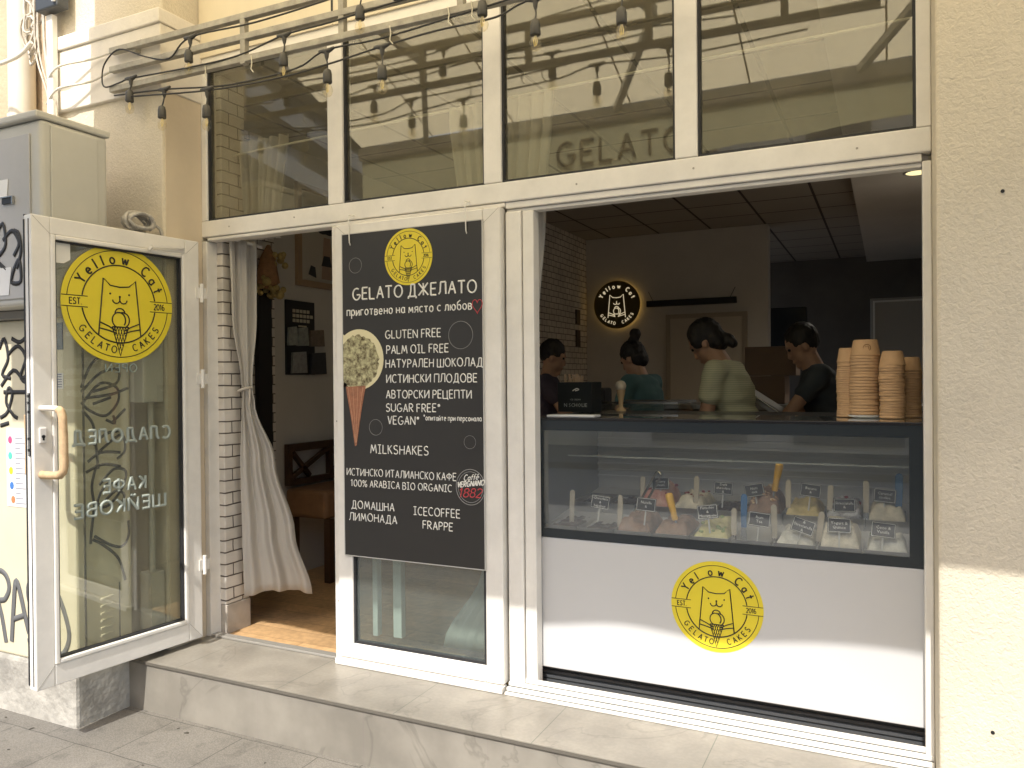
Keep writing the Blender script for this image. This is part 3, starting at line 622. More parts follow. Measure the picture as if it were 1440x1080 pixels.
m = MB(); stroke_text(m, '1882', (cx-.062, YB, cz-.048), Vector((1, 0, .03)), (.25, 0, 1), .040, .0026, width=.115, gap=.16); m.build('emblem_number', mat('emblem_red', (.55, .06, .07), .5), em)
# printed gelato cone picture
m = MB(); hal = [(-2.417, 1.365)]+[(-2.324+.145*math.cos(R_(a)), 1.505+.147*math.sin(R_(a))) for a in range(-130, 131, 8)]+[(-2.417, 1.63)]
m.prism([(x+2.324, z-1.505) for x, z in hal], (-2.324, -.0400, 1.505), EX, EZ, NF, .0010); pic = m.build('cone_picture', mat('picture_cream', (.72, .66, .42), .6), mbd)
m = MB(); rr = random.Random(3)
bl = [(-2.417, 1.40)]+[(-2.335+.128*(1+.06*rr.uniform(-1, 1))*math.cos(R_(a)), 1.495+.128*(1+.05*rr.uniform(-1, 1))*math.sin(R_(a))) for a in range(-115, 118, 6)]+[(-2.417, 1.58)]
m.prism([(x+2.33, z-1.5) for x, z in bl], (-2.33, -.0411, 1.5), EX, EZ, NF, .0010)
m.build('gelato_print', mat('gelato_print', (.58, .55, .32), .6, (46, .8), (60, .5), col2=(.07, .045, .015)), pic)
m = MB(); m.prism([(-.058, 0), (.062, .005), (.035, -.11), (.004, -.285), (-.006, -.29), (-.03, -.14)], (-2.345, -.0411, 1.372), EX, EZ, NF, .0012)
cn = m.build('cone_print', mat('cone_print', (.42, .18, .10), .6, (30, .4)), pic)
m = MB()
for k in range(4): m.tube([(-2.345-.045+.03*k, -.0425, 1.37), (-2.345-.02+.013*k, -.0425, 1.22), (-2.347+.002*k, -.0425, 1.10)], .0012, 4)
m.build('cone_ridge', mat('cone_ridge', (.55, .30, .18), .6), cn)
cat_logo(mbd, (-2.033, YB, 1.982), EX, EZ, NF, .133, YELLOW, LINE, t=.0012)
for k, xx in enumerate((-2.372, -1.722)):
    m = MB(); m.tube([(xx, .0, 2.215), (xx-.002, -.045, 2.21), (xx, -.047, 2.18), (xx+.003, -.046, 2.075)], .0032, 6); m.tube([(xx+.003, -.046, 2.076), (xx+.003, -.035, 2.06)], .0032, 6)
    tag(m.build('hanging_hook', mat('hook_white', (.7, .68, .62), .4)), ('thin white wire hook holding up the left corner of the menu board', 'thin white wire hook holding up the right corner of the menu board')[k], 'hook', 'hooks holding the menu board')

# ------------------------------------------------------------------ steel frame and festoon lights over the panes
YR = -.305
sfm = thing('steel_rack', 'long grey steel ladder rack fixed across the upper panes', 'metal rack', (-1.8, YR, 3.03))
for zz, tl in ((3.135, .0), (3.036, .0), (2.930, .006)):
    m = MB(); m.bar((-3.72, YR, zz+.03), (-.02, YR, zz-.015), .034, .030); m.build('rail', STEEL, sfm, bevel=.003)
for xx in (-2.780, -2.195, -1.585, -.98, -.39):
    m = MB(); m.bar((xx, YR-.001, 2.925), (xx, YR-.001, 3.14), .030, .030); m.build('rung', STEEL, sfm, bevel=.002)
for xx in (-3.55, -.1):
    m = MB(); m.bar((xx, YR, 3.15), (xx, -.02 if xx > -3 else -.24, 3.15), .03, .03); m.build('wall_bracket', STEEL, sfm)
CABLE = mat('black_cable', (.035, .034, .031), .6); SOCK = mat('bulb_socket', (.06, .057, .05), .55); FIL = mat('bulb_filament', (.75, .62, .28), .4)
def smooth_path(P, k=6):
    P = [Vector(p) for p in P]; o = []
    for i in range(len(P)-1):
        a = P[max(i-1, 0)]; b = P[i]; c = P[i+1]; d = P[min(i+2, len(P)-1)]
        for j in range(k):
            t = j/k; o.append(.5*((2*b)+(c-a)*t+(2*a-5*b+4*c-d)*t*t+(3*b-a-3*c+d)*t**3))
    return o+[P[-1]]
def festoon(label, path, lamps, y):
    t = thing('festoon_lights', label, 'string lights', (path[0][0], y, path[0][1]), 0, 'strings of bulbs on the steel rack')
    m = MB(); m.tube(smooth_path([(x, y+.006*math.sin(i*2.3), z) for i, (x, z) in enumerate(path)]), .0042, 6); m.build('cable', CABLE, t)
    for jx, jz, bx, bz in lamps:
        m = MB(); m.tube([(jx-.042, y, jz+.002), (jx-.02, y, jz), (jx, y, jz-.004), (jx+.02, y, jz), (jx+.042, y, jz+.006)], [.006, .010, .013, .010, .006], 8)
        m.tube([(jx, y, jz-.004), (jx, y, jz-.03), (jx, y, jz-.045)], [.012, .009, .004], 8)
        m.tube([(jx, y, jz-.04), ((jx+bx)/2+.003, y, (jz+bz)/2), (bx, y, bz+.03)], .0038, 6)
        m.tube([(bx, y, bz+.036), (bx, y, bz+.03), (bx, y, bz+.012), (bx, y, bz-.025), (bx, y, bz-.028)], [.006, .016, .020, .021, .019], 12)
        s = m.build('bulb_holder', SOCK, t)
        m = MB(); pr = [(.013, 0), (.016, -.012), (.023, -.028), (.024, -.04), (.019, -.055), (.009, -.063), (.001, -.065)]
        m.tube([(bx, y, bz-.026+z) for rr, z in pr], [rr for rr, z in pr], 12); b = m.build('bulb', G_BULB, s)
        m = MB()
        for dx in (-.006, 0, .006): m.tube([(bx+dx*.5, y, bz-.03), (bx+dx, y+dx*.5, bz-.05), (bx+dx, y-dx*.5, bz-.07)], .0016, 5)
        m.build('filament', FIL, s)
festoon('string of clear bulbs looping off the left end of the rack along its top rails',
  [(-1.2, 3.19), (-1.9, 3.14), (-2.246, 3.112), (-2.7, 3.105), (-3.118, 3.117), (-3.259, 3.036), (-3.439, 3.081), (-3.626, 3.153), (-3.737, 3.106), (-3.778, 3.037), (-3.74, 2.973), (-3.629, 2.981), (-3.547, 2.989), (-3.121, 2.965), (-2.804, 2.969), (-2.516, 3.008), (-2.247, 3.009), (-1.9, 3.03), (-1.2, 3.03), (-.6, 2.99)],
  [(-3.118, 3.117, -3.13, 3.023), (-3.547, 2.989, -3.559, 2.895), (-2.516, 3.008, -2.522, 2.893), (-2.08, 3.125, -2.086, 3.017)], -.325)
festoon('string of clear bulbs hanging just under the lowest rail of the rack',
  [(-3.685, 2.923), (-3.312, 2.894), (-3.0, 2.850), (-2.805, 2.839), (-2.455, 2.845), (-2.273, 2.893), (-1.978, 2.892), (-1.496, 2.914), (-1.232, 2.923), (-.565, 2.907), (0, 2.9)],
  [(-3.312, 2.894, -3.33, 2.777), (-2.277, 2.893, -2.274, 2.774), (-.894, 2.91, -.894, 2.757)], -.318)
festoon('string of clear bulbs drooping lowest, in front of the left and middle panes',
  [(-3.56, 2.893), (-3.002, 2.833), (-2.54, 2.81), (-2.249, 2.827), (-1.967, 2.848), (-1.69, 2.857), (-1.421, 2.861), (-1.241, 2.894), (-.827, 2.865), (-.3, 2.87)],
  [(-3.002, 2.838, -3.008, 2.727), (-1.967, 2.848, -1.968, 2.733), (-1.241, 2.894, -1.242, 2.779)], -.33)
festoon('single drop bulb tied near the middle pane of the rack', [(-1.9, 3.03), (-1.473, 2.99), (-1.0, 3.0)], [(-1.473, 2.995, -1.473, 2.901)], -.335)
for i, (xx, z0_) in enumerate(((-3.02, 2.93), (-2.72, 2.92), (-1.93, 2.90), (-1.64, 2.92), (-1.53, 2.92))):
    m = MB(); m.tube([(xx, YR-.02, z0_+.03), (xx+.008, YR-.024, z0_-.005), (xx+.004, YR-.026, z0_-.035), (xx+.022, YR-.03, z0_-.055)], .0026, 5); tag(m.build('cable_tie', mat('cable_tie', (.62, .58, .46), .5)), 'pale cable tie with a loose tail on the lowest rail, tying up the bulb string', 'cable tie', 'cable ties on the rack')

# ------------------------------------------------------------------ awning overhead (its sunlit cloth shows in the panes)
aw = thing('awning', 'tan cloth awning overhead with GELATO on its valance, mirrored in the upper panes', 'awning', (-1.7, -.25, 4.0))
AWC = cloth_mat('awning_cloth', (.62, .52, .36), (.97, .83, .54), .92)
XA0, XA1 = -3.90, 1.7
m = MB(); m.grid(lambda a, b: (XA0+(XA1-XA0)*a, -.27-1.80*b, 4.12-.80*b-.03*math.sin(PI*b)), 24, 8); c_ = m.build('cloth', AWC, aw)
m = MB(); vb = lambda a: 2.885+.05*min(1.8, max(0, (XA0+(XA1-XA0)*a)+1.7))+.006*math.sin(a*50)
m.grid(lambda a, b: (XA0+(XA1-XA0)*a, -2.085-.012*math.sin(a*33)*(b), 3.20*(1-b)+vb(a)*b), 60, 4); m.build('valance', cloth_mat('valance_cloth', (.50, .48, .31), (.60, .57, .36), .5), aw)
m = MB(); m.bar((XA0, -2.07, 3.25), (XA1, -2.07, 3.25), .09, .10); m.build('front_bar', mat('awning_bar', (.28, .28, .27), .4), aw, bevel=.01)
m = MB(); 
for xx in (-3.3, -1.75, -.2):
    m.bar((xx, -.27, 3.98), (xx+.55, -1.2, 3.50), .045, .05); m.bar((xx+.55, -1.2, 3.50), (xx+.05, -2.03, 3.27), .04, .045)
m.build('folding_arm', mat('awning_arm', (.34, .34, .32), .4), aw)
m = MB()
for xx in (-3.2, -2.5, -1.6, -.8, 0): m.tube([(xx, -.27, 4.105), (xx, -1.2, 3.66), (xx, -2.05, 3.305)], .006, 4)
m.build('seam', mat('awning_seam', (.25, .2, .13), .8), aw)
m = MB(); stroke_text(m, 'GELATO', (-2.16, -2.098, 2.945), EX, EZ, .165, .012, width=.93, gap=.26); stroke_text(m, 'GELATO', (-2.16, -2.078, 2.945), EX, EZ, .165, .012, width=.93, gap=.26); m.build('valance_lettering', mat('valance_letters', (.12, .11, .08), .7), aw)

# ------------------------------------------------------------------ things on the left pillar
CAB = mat('cabinet_grey', (.52, .51, .46), .5, (3, .08), (14, .05, .004))
CREAMC = mat('cabinet_cream', (.66, .60, .43), .55, (2.5, .1), (20, .06, .004))
pl = MB(); pl.box(-5.6, -3.50, -.705, -.252, ZS-.1, .03); pli = pl.build('concrete_plinth', CONC, bevel=.018); tag(pli, 'worn stained concrete plinth under the street cabinets', 'plinth')
lc = thing('street_cabinet', 'cream street cabinet with black graffiti seen through the open glass door', 'cabinet', (-3.9, -.5, .03))
m = MB(); m.box(-4.9, -3.50, -.695, -.39, .031, 1.72); lcb = m.build('cabinet_body', CREAMC, lc, bevel=.012)
m = MB(); 
for k in range(7): m.bar((-3.499, -.57, .12+k*.036), (-3.499, -.50, .125+k*.036), .012, .012)
m.build('louvre', CREAMC, lc, bevel=.003)
m = MB(); m.box(-3.4995, -3.496, -.655, -.645, .05, 1.70); m.box(-3.4995, -3.497, -.468, -.462, .05, .40); m.build('door_seam', mat('seam_dark', (.10, .09, .07), .8), lc)
m = MB(); m.box(-4.95, -3.492, -.72, -.38, 1.722, 1.765); m.build('cabinet_lid', mat('lid_dark', (.22, .21, .19), .6), lc, bevel=.004)
INK = mat('graffiti_ink', (.022, .021, .021), .6); INKG = mat('graffiti_grey', (.12, .12, .12), .7)
def side(pts, rad=.0085, x=-3.4985): return [(x, y, z) for y, z in pts]
m = MB()   # scrawl on the side panel
for pts in ([(-.66, 1.38), (-.60, 1.50), (-.50, 1.56)], [(-.66, 1.36), (-.56, 1.45), (-.46, 1.47), (-.47, 1.40), (-.60, 1.36)], [(-.65, 1.31), (-.56, 1.40), (-.47, 1.38), (-.46, 1.31), (-.53, 1.24), (-.62, 1.27), (-.66, 1.31)],
  [(-.64, 1.33), (-.50, 1.345), (-.42, 1.37), (-.40, 1.375)], [(-.60, 1.30), (-.50, 1.33)], [(-.655, 1.27), (-.60, 1.20), (-.585, 1.09), (-.575, .98)], [(-.53, 1.22), (-.48, 1.20), (-.49, 1.24)], [(-.50, 1.20), (-.42, 1.27)],
  [(-.60, 1.10), (-.53, 1.15), (-.46, 1.16)], [(-.60, 1.04), (-.52, 1.10), (-.44, 1.14), (-.425, 1.06), (-.47, 1.02)], [(-.63, 1.02), (-.56, 1.06), (-.45, 1.05)], [(-.64, .97), (-.55, 1.0), (-.45, .98)],
  [(-.585, 1.0), (-.61, .90), (-.60, .80), (-.615, .68), (-.62, .62)], [(-.57, .90), (-.49, .97), (-.42, .95), (-.45, .86), (-.53, .79), (-.58, .82), (-.53, .90), (-.46, .89)], [(-.56, .80), (-.48, .86), (-.43, .83), (-.46, .78)],
  [(-.61, .64), (-.55, .60), (-.47, .52), (-.43, .40)], [(-.60, .655), (-.52, .60), (-.45, .575), (-.41, .62), (-.41, .70)]):
    m.tube(smooth_path(side(pts), 4), .0075, 5)
flat(m, 0, -3.4985); m.build('graffiti_scrawl', INK, lc)
def front(pts, y=-.697): return [(x, y, z) for x, z in pts]
m = MB()   # big letters and loops on the street face
for pts in ([(-4.16, .40), (-4.10, .45), (-4.04, .43), (-4.015, .37), (-4.05, .31), (-4.10, .29), (-4.075, .21), (-4.045, .09)], [(-4.14, .44), (-4.14, .3), (-4.13, .10)], [(-4.0, .10), (-3.985, .25), (-3.963, .407), (-3.93, .36), (-3.89, .24), (-3.86, .16)], [(-3.985, .215), (-3.885, .25)], [(-3.79, .43), (-3.86, .40), (-3.85, .31), (-3.78, .26), (-3.80, .15), (-3.87, .12)],
   [(-3.70, .46), (-3.65, .40), (-3.59, .30), (-3.555, .19), (-3.59, .105), (-3.65, .09), (-3.70, .13)]):
    m.tube(smooth_path(front(pts), 5), .016, 6)
flat(m, 1, -.697); m.build('graffiti_letters', INKG, lc)
m = MB()
for pts in ([(-3.97, 1.55), (-3.93, 1.60), (-3.90, 1.50), (-3.95, 1.42), (-3.88, 1.40)], [(-3.87, 1.60), (-3.80, 1.58), (-3.72, 1.62), (-3.66, 1.60)], [(-3.90, 1.52), (-3.82, 1.56), (-3.76, 1.50), (-3.80, 1.40), (-3.70, 1.36), (-3.66, 1.30)], [(-3.96, 1.36), (-3.86, 1.44), (-3.78, 1.40), (-3.72, 1.46)], [(-3.94, 1.33), (-3.84, 1.33), (-3.72, 1.33)],
   [(-3.97, 1.20), (-3.91, 1.23), (-3.87, 1.32), (-3.90, 1.35), (-3.92, 1.28), (-3.87, 1.22), (-3.83, 1.20)], [(-3.97, 1.16), (-3.90, 1.175)]):
    m.tube(smooth_path(front([(x-.10, z+.03) for x, z in pts]), 4), .011, 5)
flat(m, 1, -.697); m.build('graffiti_tag', INK, lc)
uc = thing('meter_cabinet', 'large grey metal cabinet hung on the left pillar above the cream one', 'cabinet', (-3.9, -.6, 1.75))
m = MB(); m.box(-4.9, -3.50, -.845, -.50, 1.768, 2.62); m.build('cabinet_body', CAB, uc, bevel=.02, seg=3)
m = MB(); m.box(-4.92, -3.494, -.868, -.49, 2.621, 2.655); m.build('cabinet_lid', CAB, uc, bevel=.008)
m = MB(); m.box(-3.4995, -3.492, -.80, -.56, 1.80, 2.60); m.build('side_panel', CAB, uc, bevel=.004)
m = MB(); m.box(-4.5, -3.57, -.853, -.846, 1.80, 2.56); dd = m.build('cabinet_door', mat('cabinet_front_grey', (.44, .43, .41), .45, (3, .08)), uc, bevel=.004)
m = MB(); m.box(-3.765, -3.688, -.862, -.854, 2.248, 2.275); m.build('vent_slot', BLACK, dd)
m = MB(); m.box(-3.687, -3.681, -.866, -.854, 2.242, 2.281); m.box(-3.77, -3.688, -.866, -.8545, 2.276, 2.281); m.build('slot_rim', CHROME, dd)
m = MB()
for pts in ([(-3.78, 2.02), (-3.72, 2.08), (-3.70, 1.98), (-3.75, 1.93)], [(-3.72, 2.0), (-3.65, 2.04), (-3.60, 1.98), (-3.64, 1.92)], [(-3.64, 2.04), (-3.60, 2.02), (-3.585, 1.94), (-3.62, 1.86)], [(-3.64, 1.86), (-3.60, 1.90), (-3.59, 1.80), (-3.66, 1.80), (-3.64, 1.86)], [(-3.76, 1.90), (-3.70, 1.86)]):
    m.tube(smooth_path(front([(x-.05, z+.08) for x, z in pts], -.855), 4), .011, 5)
flat(m, 1, -.855); m.build('graffiti_tag', INK, dd)
# papers stuck to the cabinet front
def paper(name, label, x0, x1, z0, z1, y, m_, cat='notice', tilt=0):
    t = MB(); t.prism([(-(x1-x0)/2, -(z1-z0)/2), ((x1-x0)/2, -(z1-z0)/2), ((x1-x0)/2+tilt, (z1-z0)/2), (-(x1-x0)/2+tilt, (z1-z0)/2)], ((x0+x1)/2, y, (z0+z1)/2), EX, EZ, NF, .0015)
    return tag(t.build(name, m_), label, cat)
PAPER = mat('paper_white', (.76, .76, .74), .7, (6, .08))
pp = paper('paper_notice', 'white tear-off notice with small coloured icons stuck on the cabinet beside the door', -4.02, -3.84, .785, 1.18, -.6965, PAPER)
for k, (cc, xx, zz) in enumerate((((.7, .08, .2), -3.99, 1.12), ((.1, .5, .4), -3.99, 1.04), ((.75, .6, .03), -3.985, .965), ((.05, .18, .5), -3.98, .89), ((.7, .2, .08), -3.97, .82))):
    m = MB(); m.lathe([(.016, 0), (.016, .001)], (0, 0, 0), 10); m.v = [(xx+p[0], -.6981-p[2], zz+p[1]*1.2) for p in m.v]; m.build('printed_icon', mat('icon_%d' % k, cc, .6), pp)
m = MB()
for k in range(14): m.box(-3.95, -3.87-.02*(k % 3), -.6985, -.698, .80+k*.025, .806+k*.025)
m.build('printed_text', mat('text_grey', (.3, .3, .33), .7), pp)
paper('paper_notice', 'torn white paper scrap on the grey upper cabinet by the graffiti', -3.84, -3.73, 1.82, 1.95, -.8545, PAPER, 'paper', .02)
paper('paper_notice', 'curled white paper label above the slot of the grey cabinet', -3.83, -3.735, 2.285, 2.365, -.8545, PAPER, 'paper', .01)
st1 = MB(); st1.box(-3.66, -3.575, -.6985, -.6955, 1.565, 1.695); tag(st1.build('sticker', mat('sticker_blue', (.10, .16, .24), .5, (30, .5))), 'faded blue sticker on the cream cabinet, seen through the door left of the logo', 'sticker')
m = MB(); m.box(-3.655, -3.575, -.6980, -.6955, 1.375, 1.452); s2 = m.build('sticker', PAPER); tag(s2, 'small white sticker with blue lines above the door handle', 'sticker')
m = MB()
for k in range(6): m.box(-3.645, -3.585, -.6986, -.6981, 1.383+k*.012, 1.388+k*.012)
m.build('printed_lines', mat('blue_lines', (.06, .07, .2), .6), s2)
# narrow conduit and boxes between cabinet and pillar
m = MB(); m.box(-3.56, -3.41, -.385, -.26, 1.30, 2.05); tag(m.build('junction_box', CAB, bevel=.006), 'grey box on the pillar corner behind the glass door logo', 'junction box')
m = MB(); m.tube([(-3.46, -.30, 1.3), (-3.46, -.30, .5), (-3.46, -.30, .04)], .016, 8); m.box(-3.5, -3.42, -.34, -.26, .04, .42); tag(m.build('conduit', mat('conduit_grey', (.5, .48, .42), .5)), 'pale conduit and duct running down the pillar behind the glass door', 'conduit')
# drain pipe, cables and black box, top left
m = MB(); m.tube([(-4.80, -.10, 5.1), (-4.80, -.10, 1.0)], .075, 20); m.tube([(-4.80, -.1, 3.05), (-4.80, -.1, 2.99)], .082, 20); tag(m.build('drain_pipe', mat('pipe_cream', (.72, .66, .52), .5, (3, .1))), 'fat cream drainpipe beside the left pillar', 'drainpipe')
m = MB(); m.box(-4.27, -4.08, -.36, -.288, 3.47, 3.75); jb = m.build('black_box', mat('box_black', (.05, .055, .06), .4), bevel=.008); tag(jb, 'black cable box on the pillar above the cornice', 'junction box')
m = MB(); m.tube([(-4.10, -.365, 3.72), (-4.09, -.385, 3.6), (-4.10, -.365, 3.49)], .012, 6); m.build('box_lever', mat('lever_grey', (.5, .5, .5), .3), jb)
CBL = mat('weathered_cable', (.60, .54, .44), .6, (20, .3))
m = MB(); rr = random.Random(11)
for k in range(9):
    cx, cz, a0 = -4.42+rr.uniform(-.04, .04), 3.44+rr.uniform(-.10, .18), rr.uniform(0, 6)
    rx, rz = rr.uniform(.03, .06), rr.uniform(.06, .12)
    m.tube([(cx+rx*math.cos(a0+t*.45), -.30+.012*k*.6+.01*math.sin(t), cz+rz*math.sin(a0+t*.45)) for t in range(14)], .007, 5)
for k in range(4): m.tube(smooth_path([(-4.37+.03*k, -.295, 3.75), (-4.36+.03*k+rr.uniform(-.02, .02), -.297, 3.3), (-4.26+.02*k+rr.uniform(-.01, .01), -.30, 3.0), (-4.25+.02*k, -.285, 2.66)]), .006, 5)
tag(m.build('cable_tangle', CBL), 'tangle of looped pale cables beside the drainpipe', 'cables')
m = MB(); m.tube(smooth_path([(-5.4, -.30, 3.30), (-4.9, -.33, 3.26), (-4.5, -.33, 3.27), (-4.35, -.33, 3.33)]), .012, 6); tag(m.build('white_conduit', mat('conduit_white', (.74, .70, .60), .5)), 'thick white cable running in front of the drainpipe', 'cable')
m = MB(); m.box(-4.235, -4.185, -.32, -.286, 2.66, 3.46); tag(m.build('cable_trunking', mat('trunking_white', (.74, .72, .68), .5), bevel=.004), 'white vertical trunking down the sunlit end of the cornice', 'trunking')
for k, zz in enumerate((3.14, 3.02)):
    m = MB(); m.tube(smooth_path([(-4.27, -.297, zz-.04), (-4.1, -.345, zz-.0), (-3.9, -.299, zz+.02), (-3.72, -.296, zz+.03+.02*k), (-3.5, -.296, zz+.05)]), .007, 5); tag(m.build('wall_cable', mat('painted_cable', (.66, .62, .53), .7)), ('upper painted cable clipped along the white cornice', 'lower painted cable clipped along the white cornice')[k], 'cable')
m = MB(); rr = random.Random(4)
for k in range(7):
    cx = -3.40+.012*k-.04; a0 = rr.uniform(0, 6); R1 = rr.uniform(.05, .075)
    m.tube([(-3.395, -.52+R1*1.5*math.cos(a0+t*.5)*(.8+.03*k), 2.235+R1*.62*math.sin(a0+t*.5)+.004*k) if False else (-3.44+.01*k+.012*math.sin(t), -.40+R1*1.25*math.cos(a0+t*.5), 2.215+R1*.7*math.sin(a0+t*.5)) for t in range(13)], .0085, 6)
m.tube([(-3.43, -.33, 2.24), (-3.41, -.27, 2.2), (-3.40, -.25, 2.12)], .008, 6)
tag(m.build('cable_coil', mat('coil_grey', (.50, .47, .42), .5, (30, .4)), bevel=0), 'bundle of coiled grey cable behind the top of the open door', 'cable coil')

# specks of litter and dark blotches on the slabs
m = MB(); rr = random.Random(21)
for k in range(46):
    x, y = rr.uniform(-4.2, -1.2), rr.uniform(-1.5, -.47); s = rr.uniform(.004, .016); a = rr.uniform(0, 3)
    m.prism([(s*math.cos(t)*(1+.4*rr.uniform(-1, 1)), s*.55*math.sin(t)*(1+.4*rr.uniform(-1, 1))) for t in [q*PI/4 for q in range(8)]], (x, y, ZS+.0005), (math.cos(a), math.sin(a), 0), (-math.sin(a), math.cos(a), 0), (0, 0, 1), .002)
lt = m.build('leaf_litter', mat('litter_dark', (.07, .06, .045), .9, (20, .4))); lt['kind'] = 'stuff'; tag(lt, 'dark specks of litter scattered over the pavement slabs', 'litter')
# ------------------------------------------------------------------ gelato counter in the hatch
YC = .085
gc = thing('gelato_counter', 'white gelato display counter with a dark framed glass front, filling the hatch', 'display counter', (-.66, .5, 0))
XC0, XC1 = -1.47, .15
m = MB(); m.box(XC0, XC1, YC, YC+.03, .104, .690); fp = m.build('front_panel', WHITE, gc, bevel=.004)
m = MB(); m.box(XC0, XC1, YC+.03, 1.0, .104, .660); m.build('cabinet_body', mat('cabinet_dark', (.06, .06, .06), .5), gc)
m = MB(); m.box(XC0+.03, XC1, YC+.05, .95, .0, .103); kp = m.build('kickplate', mat('kick_grey', (.045, .05, .053), .45), gc)
m = MB()
for k in range(4): m.box(XC0+.03, XC1, YC+.043, YC+.05, .018+k*.022, .030+k*.022)
m.build('kick_louvre', mat('kick_louvre', (.07, .075, .08), .4), kp)
z0, z1 = .692, 1.217
m = MB(); m.box(XC0, XC1, YC, YC+.006, z0+.002, z1-.002); gp = m.build('front_glass', G_DISP, gc)
m = MB(); xa, xb, zb, zt = -1.402, .066, .730, 1.172
m.box(XC0, xa, YC-.003, YC-.001, z0, z1); m.box(xb, XC1, YC-.003, YC-.001, z0, z1); m.box(xa, xb, YC-.003, YC-.001, zt, z1); m.box(xa, xb, YC-.003, YC-.001, z0, zb)
m.build('glass_border', NAVY, gp)
m = MB(); m.box(XC0, XC1, YC-.006, .13, z1, z1+.012); m.build('top_trim', mat('trim_black', (.01, .01, .012), .25), gc, bevel=.002)
m = MB(); m.box(XC0+.01, XC1-.01, .131, .56, z1, z1+.010); m.build('top_glass', G_DISP, gc)
m = MB(); m.box(XC0, XC1, .562, 1.0, z1-.02, z1+.008); m.build('service_top', mat('service_top', (.05, .055, .058), .25), gc, bevel=.003)
m = MB(); m.box(XC0, XC0+.02, .1, 1.0, .66, z1-.022); m.box(XC1-.02, XC1, .1, 1.0, .66, z1-.022); m.build('side_wall', mat('display_side', (.10, .11, .115), .35), gc)
m = MB(); m.box(XC0+.02, XC1-.02, .955, .985, .66, z1-.022)
for k in range(7): m.box(XC0+.02, XC1-.02, .94, .954, .86+k*.034, .872+k*.034)
m.build('rear_panel', mat('display_rear', (.46, .45, .42), .4), gc)
m = MB(); m.box(XC0+.02, XC1-.02, .50, .512, 1.015, 1.022); m.build('glass_shelf', mat('shelf_edge', (.34, .36, .35), .2), gc)
DECK = mat('display_deck', (.42, .42, .41), .35)
m = MB(); m.add([(XC0+.02, .095, .705), (XC1-.02, .095, .705), (XC1-.02, .955, .80), (XC0+.02, .955, .80), (XC0+.02, .095, .661), (XC1-.02, .095, .661), (XC1-.02, .955, .661), (XC0+.02, .955, .661)], [(0, 1, 2, 3), (7, 6, 5, 4), (0, 4, 5, 1), (1, 5, 6, 2), (2, 6, 7, 3), (3, 7, 4, 0)])
m.build('deck', DECK, gc)
cat_logo(fp, (-.640, YC, .464), EX, EZ, NF, .186, YELLOW, LINE, missing=True, t=.0012)

# pans of gelato
PAN = mat('pan_steel', (.42, .42, .41), .28, metal=.9)
def gel_mat(n, c, c2=None, sc=22): return mat('gelato_'+n, c, .5, (sc, .35), (26, .7, .01), col2=c2)
def pan(label, xc, yc, zt, wd, dp, m_, fill=.035, top=None, seed=1):
    t = thing('gelato_pan', label, 'gelato pan', (xc, yc, zt-.10), 0, 'pans of gelato in the display')
    m = MB(); a, b, c_, d_ = xc-wd/2, xc+wd/2, yc-dp/2, yc+dp/2; e = .004
    m.box(a, a+e, c_, d_, zt-.09, zt); m.box(b-e, b, c_, d_, zt-.09, zt); m.box(a+e, b-e, c_, c_+e, zt-.09, zt); m.box(a+e, b-e, d_-e, d_, zt-.09, zt); m.box(a+e, b-e, c_+e, d_-e, zt-.088, zt-.083)
    m.build('pan', PAN, t)
    off = Vector((seed*3.1, seed*1.7, 0))
    def fn(p, q):
        x = a+.006+(wd-.012)*p; y = c_+.006+(dp-.012)*q
        ed = min(p, 1-p, q, 1-q)*6; ed = min(1, max(0, ed))
        n1 = noise.noise(Vector((x*14, y*11, 0))+off); n2 = noise.noise(Vector((x*38, y*30, 2))+off)
        sw = abs(noise.noise(Vector((x*19+n1*1.3, y*9+n1, 5))+off)); return (x, y, zt-.03+fill*1.35*ed**.5*(1.0+.45*n1)+.010*n2*ed+.018*(.5-sw)*ed)
    m = MB(); m.grid(fn, 26, 30); g = m.build('gelato', m_, t)
    if top:
        m = MB(); rr = random.Random(seed); 
        for k in range(top[1]):
            p, q = rr.uniform(.12, .88), rr.uniform(.1, .9); P = Vector(fn(p, q)); s = rr.uniform(.006, .012)
            m.ball(P+Vector((0, 0, s*.4)), (s, s*rr.uniform(.6, 1), s*rr.uniform(.5, .9)), 6, 4)
        m.build('topping', top[0], g)
    return t
CHOC = gel_mat('dark_chocolate', (.035, .018, .010)); BROWN = gel_mat('brown', (.30, .185, .125)); CREAM = gel_mat('cream', (.72, .66, .52)); PIST = gel_mat('pistachio', (.62, .58, .30), (.48, .44, .2))
WHITEG = gel_mat('white', (.74, .73, .66)); TEAL = gel_mat('mint', (.06, .11, .10)); PINK = gel_mat('cherry', (.70, .44, .34), (.40, .12, .10), 14); YEL = gel_mat('custard', (.74, .60, .28)); SPECK = gel_mat('stracciatella', (.62, .62, .64), (.06, .05, .05), 26)
NUT = mat('nut_topping', (.45, .22, .10), .6, (60, .5), col2=(.75, .62, .42)); CHER = mat('cherry_topping', (.25, .02, .03), .4); PGRN = mat('green_topping', (.30, .38, .14), .6)
FX = [-1.345, -1.178, -1.010, -.843, -.676, -.510, -.343, -.176, -.010]
